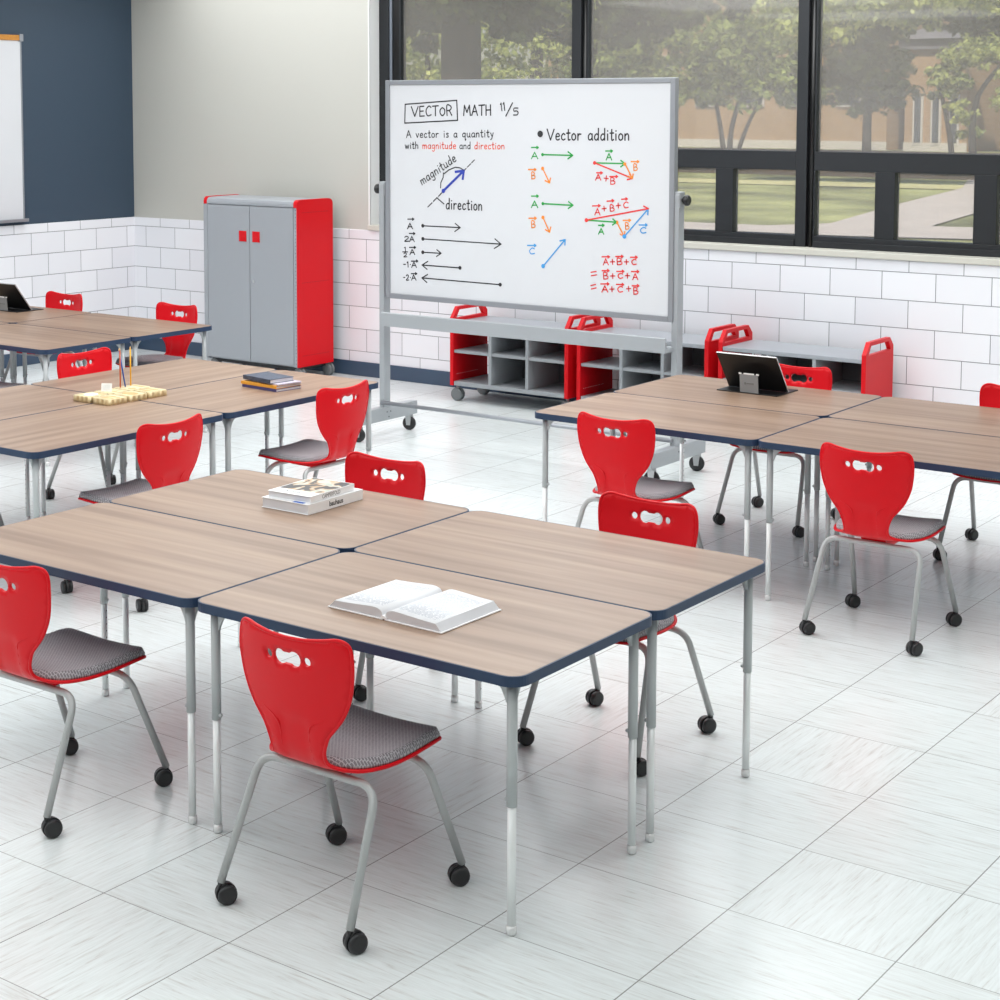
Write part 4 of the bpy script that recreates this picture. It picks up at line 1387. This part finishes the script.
# notebooks: bottom to top
z = T0
for nm, lab, w, d, h, c, dx, dy, rz in (
        ('notebook', 'purple notebook at the bottom of the coloured stack', .285, .185, .0155, 'nb_purple', 0, 0, 0),
        ('notebook', 'orange notebook second from the bottom of the coloured stack', .29, .19, .0155, 'nb_orange', -.006, .002, 1),
        ('notebook', 'lilac patterned notebook under the slate blue one in the stack', .24, .17, .0075, 'nb_lilac', .026, .008, -3),
        ('notebook', 'slate blue notebook on top of the coloured stack', .25, .165, .022, 'nb_blue', -.022, -.002, -4)):
    closed_book(nm, lab, (-6.228 + dx, 6.825 + dy, z), R(-6 + rz), w * .96, d * .97, h, M[c], None, 'notebooks in the coloured stack', .002, 'y')
    z += h + .0004

# carved wooden tray pieces with pencils
bz = T0
def tray_piece(name, label, x0, x1, y0, y1, recess):
    t = thing(name, label, 'desk organizer', ((x0 + x1) / 2, (y0 + y1) / 2, bz), 0, 'carved wooden organizer pieces')
    w, d = x1 - x0, y1 - y0
    m = MB()
    oc = rrect(-w / 2 + .003, w / 2 - .003, -d / 2 + .003, d / 2 - .003, .014, 6)
    ol = []
    for (ax, ay), (bx_, by_) in zip(oc, oc[1:] + oc[:1]):
        k = max(1, int(math.hypot(bx_ - ax, by_ - ay) / .004))
        ol += [(ax + (bx_ - ax) * q / k, ay + (by_ - ay) * q / k) for q in range(k)]
    acc = 0; wav = []
    for q, p in enumerate(ol):
        p0, p1 = Vector(ol[q - 1]), Vector(ol[(q + 1) % len(ol)])
        nn = Vector((p1.y - p0.y, p0.x - p1.x)).normalized()
        wav.append((p[0] + nn.x * .0014 * math.sin(acc / .034 * 2 * PI), p[1] + nn.y * .0014 * math.sin(acc / .034 * 2 * PI)))
        acc += (Vector(ol[(q + 1) % len(ol)]) - Vector(p)).length
    m.prism(wav, 0, .030, 'z', 0, True)
    for f in m.bm.faces: f.smooth = abs(f.normal.z) < .5
    es = [e for e in m.bm.edges if all(abs(v.co.z - .030) < 1e-5 for v in e.verts)]
    bmesh.ops.bevel(m.bm, geom=es, offset=.003, segments=2, affect='EDGES')
    m.build('block', M['maple'], t)
    m = MB()
    for k, (cx, cy, rx, ry) in enumerate(recess):
        m.bm.faces.new([m.bm.verts.new((cx + rx * math.cos(2 * PI * k / 20), cy + ry * math.sin(2 * PI * k / 20), .0304)) for k in range(20)])
    m.build('recess', M['maple_dark'], t)
    return t
xa, xm, xb = -6.765, -6.625, -6.49
tp_ = [
    ('wooden_organizer', 'carved wooden block with white disc, end of the tray', xa, xm - .003, 5.895, 6.03, [(.02, .045, .045, .012)]),
    ('wooden_organizer', 'carved wooden block with rounded front corner, nearest the camera', xm + .002, xb, 5.90, 6.035, [(0, .02, .05, .012), (0, -.02, .05, .012)]),
    ('wooden_organizer', 'plain wooden block in the front row middle of the tray', xm + .002, xb, 6.042, 6.172, [(0, 0, .05, .035)]),
    ('wooden_organizer', 'wooden block at the far end of the tray with a long groove', xm + .002, xb, 6.18, 6.315, [(0, .02, .055, .014), (0, -.025, .055, .01)]),
    ('wooden_organizer', 'wooden block behind, holding the small white card', xa, xm - .003, 6.037, 6.168, [(0, 0, .05, .01)]),
    ('wooden_organizer', 'wooden block holding the three upright pencils', xa, xm - .003, 6.175, 6.33, [(.03, -.03, .022, .022), (0, .045, .05, .01)]),
]
for a in tp_: tray_piece(*a)
def pencil(lab, x, y, lx, ly, L, c):
    p = thing('pencil', lab, 'pencil', (x, y, bz + .0308), 0, 'pencils standing in the wooden tray')
    m = MB()
    top = Vector((lx, ly, L))
    m.tube([(0, 0, 0), top * .93], .0042, 6)
    m.build('pencil_body', M[c], p)
    m = MB(); m.tube([top * .93, top * .985], [.0042, .0014], 8); m.build('sharpened_tip', M['pencil_w'], p)
    m = MB(); m.tube([top * .985, top], [.0014, .0003], 6); m.build('pencil_lead', M['dark'], p)
pencil('orange-brown pencil upright in the wooden tray', -6.735, 6.205, .0, .0, .212, 'pencil_o')
pencil('blue pencil leaning in the wooden tray', -6.731, 6.236, -.022, -.022, .206, 'pencil_b')
pencil('yellow pencil upright in the wooden tray', -6.742, 6.285, 0, 0, .212, 'pencil_y')
cd = thing('paper_card', 'small white card standing in the wooden tray', 'card', (-6.70, 6.075, bz + .031), R(30))
m = MB(); m.bm.from_mesh(bpy.data.meshes.new('tmp')); vs = m.box(-.028, .028, -.0008, .0008, 0, .042, 0)
bmesh.ops.rotate(m.bm, verts=m.bm.verts, cent=(0, 0, 0), matrix=Matrix.Rotation(R(-14), 3, 'X'))
m.build('card_sheet', M['paper'], cd)
m = MB(); m.bm.from_mesh(bpy.data.meshes.new('tmp2'))
for k in range(5): m.box(-.018, .018, -.0015, -.0009, .008 + k * .006, .0095 + k * .006)
bmesh.ops.rotate(m.bm, verts=m.bm.verts, cent=(0, 0, 0), matrix=Matrix.Rotation(R(-14), 3, 'X'))
m.build('card_print', mat('pale_print', (206, 210, 218), .6), cd)
dk = MB(); dk.lathe((-6.683, 5.955, bz + .031), [(.036, 0), (.036, .003)], (0, 0, 1), 24)
tag(dk.build('paper_disc', M['paper']), 'flat white paper disc lying on the end block of the wooden tray', 'disc')

# tablets with kickstands
def make_tablet():
    t = thing('tablet_computer', 'x', 'tablet')
    W, H, th, lean = .346, .248, .009, R(37)
    rot = Matrix.Rotation(lean, 3, 'X')          # top leans toward the viewer side (-y)
    def tilt(m):
        bmesh.ops.rotate(m.bm, verts=m.bm.verts, cent=(0, 0, 0), matrix=rot)
        bmesh.ops.translate(m.bm, verts=m.bm.verts, vec=(0, .03, .006))
    m = MB(); m.box(-W / 2, W / 2, -.0012, th - .002, 0, H, .0012); tilt(m); m.build('tablet_back', M['tablet'], t)
    m = MB(); m.box(-W / 2 - .001, W / 2 + .001, 0, th, -.0005, H + .0018, .002); tilt(m); m.build('bezel', M['tab_edge'], t)
    m = MB(); m.box(-W / 2 + .008, W / 2 - .008, th, th + .0006, .008, H - .008); tilt(m); m.build('screen', M['dark_glass'], t)
    m = MB(); m.box(-W / 2 - .003, W / 2 + .003, -.105, .145, 0, .005, .0015); m.build('keyboard_cover', M['tablet'], t)
    m = MB()
    m.box(-.053, .053, -.003, 0, 0, .098, .001)
    for x in (-.05, 0, .05):
        m.box(x - (.008 if x else .03), x + (.008 if x else .03), -.0032, .0002, .096, .104, .001, mi=1)
    bmesh.ops.rotate(m.bm, verts=m.bm.verts, cent=(0, 0, 0), matrix=Matrix.Rotation(R(6), 3, 'X'))
    bmesh.ops.translate(m.bm, verts=m.bm.verts, vec=(.012, -.096, .0052))
    k = m.build('kickstand', [M['tab_stand'], M['chrome']], t)
    m = MB()
    m.box(-.026, -.016, -.0052, -.003, .044, .056); m.box(-.012, .028, -.0052, -.003, .047, .053)
    bmesh.ops.rotate(m.bm, verts=m.bm.verts, cent=(0, 0, 0), matrix=Matrix.Rotation(R(6), 3, 'X'))
    bmesh.ops.translate(m.bm, verts=m.bm.verts, vec=(.012, -.096, .0052))
    m.build('stand_mark', M['ink_grey'], k)
    return t
tb = make_tablet()
tb.location = (-4.10, 8.285, T0)
tb['label'] = 'black tablet on a grey kickstand standing before the low cubby shelves'
tb2 = copy_tree(tb); tb2.location = (-10.13, 8.28, T0)
tb2['label'] = 'black tablet on a grey kickstand cut off by the left picture edge'
for t in (tb, tb2): t['group'] = 'tablets propped on the far tables'

# ------------------------------------------------------------------ outdoors
GZ = .6
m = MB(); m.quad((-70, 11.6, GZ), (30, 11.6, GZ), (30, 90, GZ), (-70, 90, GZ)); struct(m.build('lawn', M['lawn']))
def flat(name, pts, z, mm):
    m = MB(); m.bm.faces.new([m.bm.verts.new((x, y, z)) for x, y in pts]); return struct(m.build(name, mm))
flat('path', [(-16, 21.0), (-10.4, 21.3), (-9.9, 22.2), (-10.9, 27), (-12.0, 33), (-13.2, 36.6), (-10.6, 36.6), (-9.8, 30), (-8.6, 22.5), (-4, 23.2), (-4, 21.6), (-8.8, 20.2), (-16, 19.7)], GZ + .02, M['path'])
flat('lawn_sun_strip', [(-30, 31.0), (-10, 32.6), (-10, 34.4), (-30, 32.8)], GZ + .015, M['sunlit'])  # band of sun on the grass, painted as a lighter strip
flat('lawn_shade_band', [(-40, 36.8), (-8, 36.8), (-8, 57), (-40, 57)], GZ + .006, M['shade_brown'])  # shade across the far lawn, painted as a dark flat sheet

def building(name, label, x0, x1, y, h, mm, wins, roofm, ridge=2.25):
    b = thing(name, label, 'building', ((x0 + x1) / 2, y, GZ))
    w = x1 - x0
    m = MB(); m.box(-w / 2, w / 2, 0, 6, 0, h); m.build('facade', mm, b)
    m = MB(); m.box(-w / 2 - .2, w / 2 + .2, -.2, 6.2, h, h + .35); m.prism([(-.4, h + .35), (6.4, h + .35), (3, h + .35 + ridge)], -w / 2 - .3, w / 2 + .3, 'x'); m.build('roof', roofm, b)
    m = MB(); m.box(-w / 2 - .02, w / 2 + .02, -.06, 0, 0, .3); m.build('plinth', M['stone'], b)
    for a, c, z0, z1 in wins:
        m = MB(); m.box(a - .07, c + .07, -.08, 0, z0 - .08, z1 + .08); f = m.build('window', M['stone'], b)
        m = MB(); m.box(a, c, -.1, -.08, z0, z1); m.build('pane', M['dark_glass'], f)
    return b
building('brick_building', 'long tan brick building beyond the trees outside', -38.5, -24.1, 58.6, 9.5, M['brick_tan'],
         [(-6 + k * 1.9, -5.2 + k * 1.9, 1.6, 3.4) for k in range(7)], M['roof'])
building('stone_pavilion', 'pale building with tall narrow windows beside the dark tree outside', -23.2, -21.0, 58.0, 3.5, M['brick_tan'],
         [(-.72, -.5, .3, 1.9), (-.08, .14, .3, 1.9), (.56, .78, .3, 1.9)], M['roof'], .6)
building('brick_house', 'small red brick house at the right end of the view outside', -19.6, -14.6, 60.5, 2.9, M['brick_red'], [(-1.9, -1.3, .9, 2.3), (.9, 1.5, .9, 2.3)], M['roof'], 1.2)

def rdir(r):
    while True:
        v = Vector((r.uniform(-1, 1), r.uniform(-1, 1), r.uniform(-1, 1)))
        if .1 < v.length < 1: return v.normalized()
def blob_leaves(m, c, rad, n, size, r):
    # leafy sprays: small clumps whose leaves face outwards, spread through an ellipsoid
    per = 46
    for _ in range(max(4, int(n * 1.7) // per)):
        v = rdir(r) * (r.random() ** .38)
        cc = Vector(c) + Vector((v.x * rad[0], v.y * rad[1], v.z * rad[2]))
        cr = r.uniform(.16, .34) * (sum(rad) / 3) ** .4
        for _ in range(per):
            d = rdir(r)
            p = cc + Vector((d.x * cr, d.y * cr, d.z * cr * .7)) * r.uniform(.5, 1.15)
            s = size * r.uniform(.5, 1.25)
            a = (d + Vector((r.gauss(0, .5), r.gauss(0, .5), r.gauss(0, .5) + .35))).normalized()
            u = a.orthogonal().normalized(); w = a.cross(u)
            an = r.uniform(0, PI); u, w = u * math.cos(an) + w * math.sin(an), w * math.cos(an) - u * math.sin(an)
            m.bm.faces.new([m.bm.verts.new(p + u * s), m.bm.verts.new(p + w * s * .6), m.bm.verts.new(p - u * s), m.bm.verts.new(p - w * s * .6)])
def tree(label, x, y, trunks, blobs, lm, size, seed):
    r = random.Random(seed)
    t = thing('garden_tree', label, 'tree', (x, y, GZ - .02), 0, 'trees outside the windows')
    m = MB()
    for pts, r0, r1 in trunks:
        pts = catmull(pts, 4); k = len(pts) - 1
        m.tube(pts, [r0 + (r1 - r0) * i / k for i in range(k + 1)], 10)
    m.build('trunk', M['bark'], t)
    m = MB()
    for c, rad, n in blobs: blob_leaves(m, c, rad, n, size, r)
    m.build('foliage', M[lm], t, recalc=False)
    return t
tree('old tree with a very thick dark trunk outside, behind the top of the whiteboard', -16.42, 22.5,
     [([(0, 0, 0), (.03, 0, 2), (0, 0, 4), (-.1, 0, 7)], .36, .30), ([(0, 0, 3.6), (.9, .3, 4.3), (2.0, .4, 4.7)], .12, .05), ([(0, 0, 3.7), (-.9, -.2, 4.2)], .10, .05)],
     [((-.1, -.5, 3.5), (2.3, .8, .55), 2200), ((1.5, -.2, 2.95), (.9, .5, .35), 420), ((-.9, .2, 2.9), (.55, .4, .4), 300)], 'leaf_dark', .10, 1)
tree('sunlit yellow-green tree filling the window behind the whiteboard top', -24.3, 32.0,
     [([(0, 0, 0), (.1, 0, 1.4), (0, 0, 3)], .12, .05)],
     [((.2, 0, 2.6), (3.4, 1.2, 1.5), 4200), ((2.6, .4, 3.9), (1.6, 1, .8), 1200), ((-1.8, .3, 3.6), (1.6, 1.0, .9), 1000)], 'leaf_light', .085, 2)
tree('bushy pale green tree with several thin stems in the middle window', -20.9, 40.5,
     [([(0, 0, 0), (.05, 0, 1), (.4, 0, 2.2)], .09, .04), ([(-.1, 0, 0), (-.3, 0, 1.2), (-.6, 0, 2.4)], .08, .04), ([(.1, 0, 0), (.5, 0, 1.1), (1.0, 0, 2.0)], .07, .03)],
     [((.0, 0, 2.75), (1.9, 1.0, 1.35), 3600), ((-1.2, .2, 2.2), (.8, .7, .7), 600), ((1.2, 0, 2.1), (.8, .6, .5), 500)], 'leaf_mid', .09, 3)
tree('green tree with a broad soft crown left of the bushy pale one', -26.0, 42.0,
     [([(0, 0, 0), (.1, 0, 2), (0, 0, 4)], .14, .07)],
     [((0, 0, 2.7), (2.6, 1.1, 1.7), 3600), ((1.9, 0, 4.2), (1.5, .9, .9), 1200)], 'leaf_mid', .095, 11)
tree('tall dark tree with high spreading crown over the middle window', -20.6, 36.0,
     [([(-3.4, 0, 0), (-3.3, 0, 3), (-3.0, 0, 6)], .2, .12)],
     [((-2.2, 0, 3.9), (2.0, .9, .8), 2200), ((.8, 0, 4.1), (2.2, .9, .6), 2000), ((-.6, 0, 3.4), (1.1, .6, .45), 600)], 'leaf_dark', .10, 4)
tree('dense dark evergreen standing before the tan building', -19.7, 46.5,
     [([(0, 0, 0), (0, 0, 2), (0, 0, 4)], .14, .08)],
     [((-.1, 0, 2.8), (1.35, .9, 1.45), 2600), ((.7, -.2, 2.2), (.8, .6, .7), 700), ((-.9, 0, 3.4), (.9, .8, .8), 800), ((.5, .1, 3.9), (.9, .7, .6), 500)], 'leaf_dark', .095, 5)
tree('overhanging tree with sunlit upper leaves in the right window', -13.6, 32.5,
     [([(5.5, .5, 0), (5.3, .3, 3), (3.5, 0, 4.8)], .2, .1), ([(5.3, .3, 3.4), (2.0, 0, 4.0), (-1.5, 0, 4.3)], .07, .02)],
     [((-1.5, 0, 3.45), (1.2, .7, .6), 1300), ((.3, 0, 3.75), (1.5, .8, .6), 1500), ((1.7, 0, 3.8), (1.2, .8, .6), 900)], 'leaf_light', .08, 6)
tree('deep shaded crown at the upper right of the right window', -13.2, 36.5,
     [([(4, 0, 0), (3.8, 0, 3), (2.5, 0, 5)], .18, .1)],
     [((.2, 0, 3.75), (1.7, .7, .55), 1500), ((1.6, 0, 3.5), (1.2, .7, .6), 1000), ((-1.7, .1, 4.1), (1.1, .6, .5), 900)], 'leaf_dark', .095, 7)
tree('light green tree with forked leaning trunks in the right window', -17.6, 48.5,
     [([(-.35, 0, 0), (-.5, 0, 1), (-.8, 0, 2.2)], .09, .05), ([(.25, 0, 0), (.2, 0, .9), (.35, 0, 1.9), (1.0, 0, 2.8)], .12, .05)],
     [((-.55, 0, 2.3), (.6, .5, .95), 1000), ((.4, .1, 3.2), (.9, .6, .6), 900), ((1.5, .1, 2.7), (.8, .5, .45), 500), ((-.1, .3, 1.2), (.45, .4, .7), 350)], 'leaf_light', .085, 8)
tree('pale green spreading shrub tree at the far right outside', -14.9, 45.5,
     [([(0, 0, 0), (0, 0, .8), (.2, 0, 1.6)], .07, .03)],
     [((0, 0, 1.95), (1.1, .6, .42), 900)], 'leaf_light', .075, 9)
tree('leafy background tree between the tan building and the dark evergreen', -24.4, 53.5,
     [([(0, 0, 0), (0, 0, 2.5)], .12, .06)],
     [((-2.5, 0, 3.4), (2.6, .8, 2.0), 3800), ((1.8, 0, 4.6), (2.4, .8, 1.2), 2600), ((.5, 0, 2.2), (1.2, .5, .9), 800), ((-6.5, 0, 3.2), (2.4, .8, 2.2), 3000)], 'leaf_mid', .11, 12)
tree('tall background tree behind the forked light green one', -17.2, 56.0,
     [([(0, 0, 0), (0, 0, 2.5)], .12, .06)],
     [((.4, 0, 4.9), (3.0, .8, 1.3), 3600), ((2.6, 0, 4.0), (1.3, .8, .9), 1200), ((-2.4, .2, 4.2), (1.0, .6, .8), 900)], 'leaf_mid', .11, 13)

# ------------------------------------------------------------------ light
w = bpy.data.worlds.new('sky'); scene.world = w; w.use_nodes = True
n, l = w.node_tree.nodes, w.node_tree.links
sk = n.new('ShaderNodeTexSky'); sk.sky_type = 'NISHITA'; sk.sun_disc = False; sk.sun_elevation = R(48); sk.sun_rotation = R(200)
n['Background'].inputs['Strength'].default_value = .2
l.new(sk.outputs[0], n['Background'].inputs[0])
def light(name, kind, loc, energy, size=(1, 1), rot=(0, 0, 0), color=(1, 1, 1), angle=None):
    d = bpy.data.lights.new(name, kind); d.energy = energy; d.color = color
    if kind == 'AREA': d.shape = 'RECTANGLE'; d.size, d.size_y = size
    if angle: d.angle = angle
    o = bpy.data.objects.new(name, d); col.objects.link(o); o.location = loc; o.rotation_euler = rot
    return o
light('sun', 'SUN', (0, 0, 20), 8.5, rot=(R(42), 0, R(28)), color=(1, .95, .85), angle=R(1))
for x in (-9.6, -5.6, -1.6):  # unseen fill lamps, added and weighted to brighten floor and walls
    for y in (-.5, 3.2, 6.8, 9.9):
        light('ceiling_fill_lamp', 'AREA', (x, y, ZC - .03), LAMP * 1.04 * (1.15 if y > 9 else 1.3 if y > 6 else 1.16) * ((1.85 if y > 6 else 1.1) if x == -5.6 else (.95 if y > 6 else .8) if x == -1.6 else 1.2), (3.0, 2.2), color=(.965, .985, 1))

# ------------------------------------------------------------------ camera and view
cd_ = bpy.data.cameras.new('camera'); cam = bpy.data.objects.new('camera', cd_); col.objects.link(cam)
cam.location = (0, 0, 2.262)
cam.rotation_euler = (R(90 - 5.0326), 0, R(37.023))
cd_.sensor_width = 36; cd_.lens = 62.308; cd_.shift_x = .0677; cd_.shift_y = -.2446; cd_.clip_end = 300
scene.camera = cam
scene.view_settings.view_transform = 'Standard'
scene.view_settings.look = 'None'
scene.view_settings.exposure = EXPO
scene.cycles.use_denoising = True
scene.cycles.max_bounces = 8
scene.cycles.diffuse_bounces = 5
scene.cycles.transparent_max_bounces = 8
scene.cycles.caustics_reflective = False
scene.cycles.caustics_refractive = False
scene.cycles.sample_clamp_indirect = 6
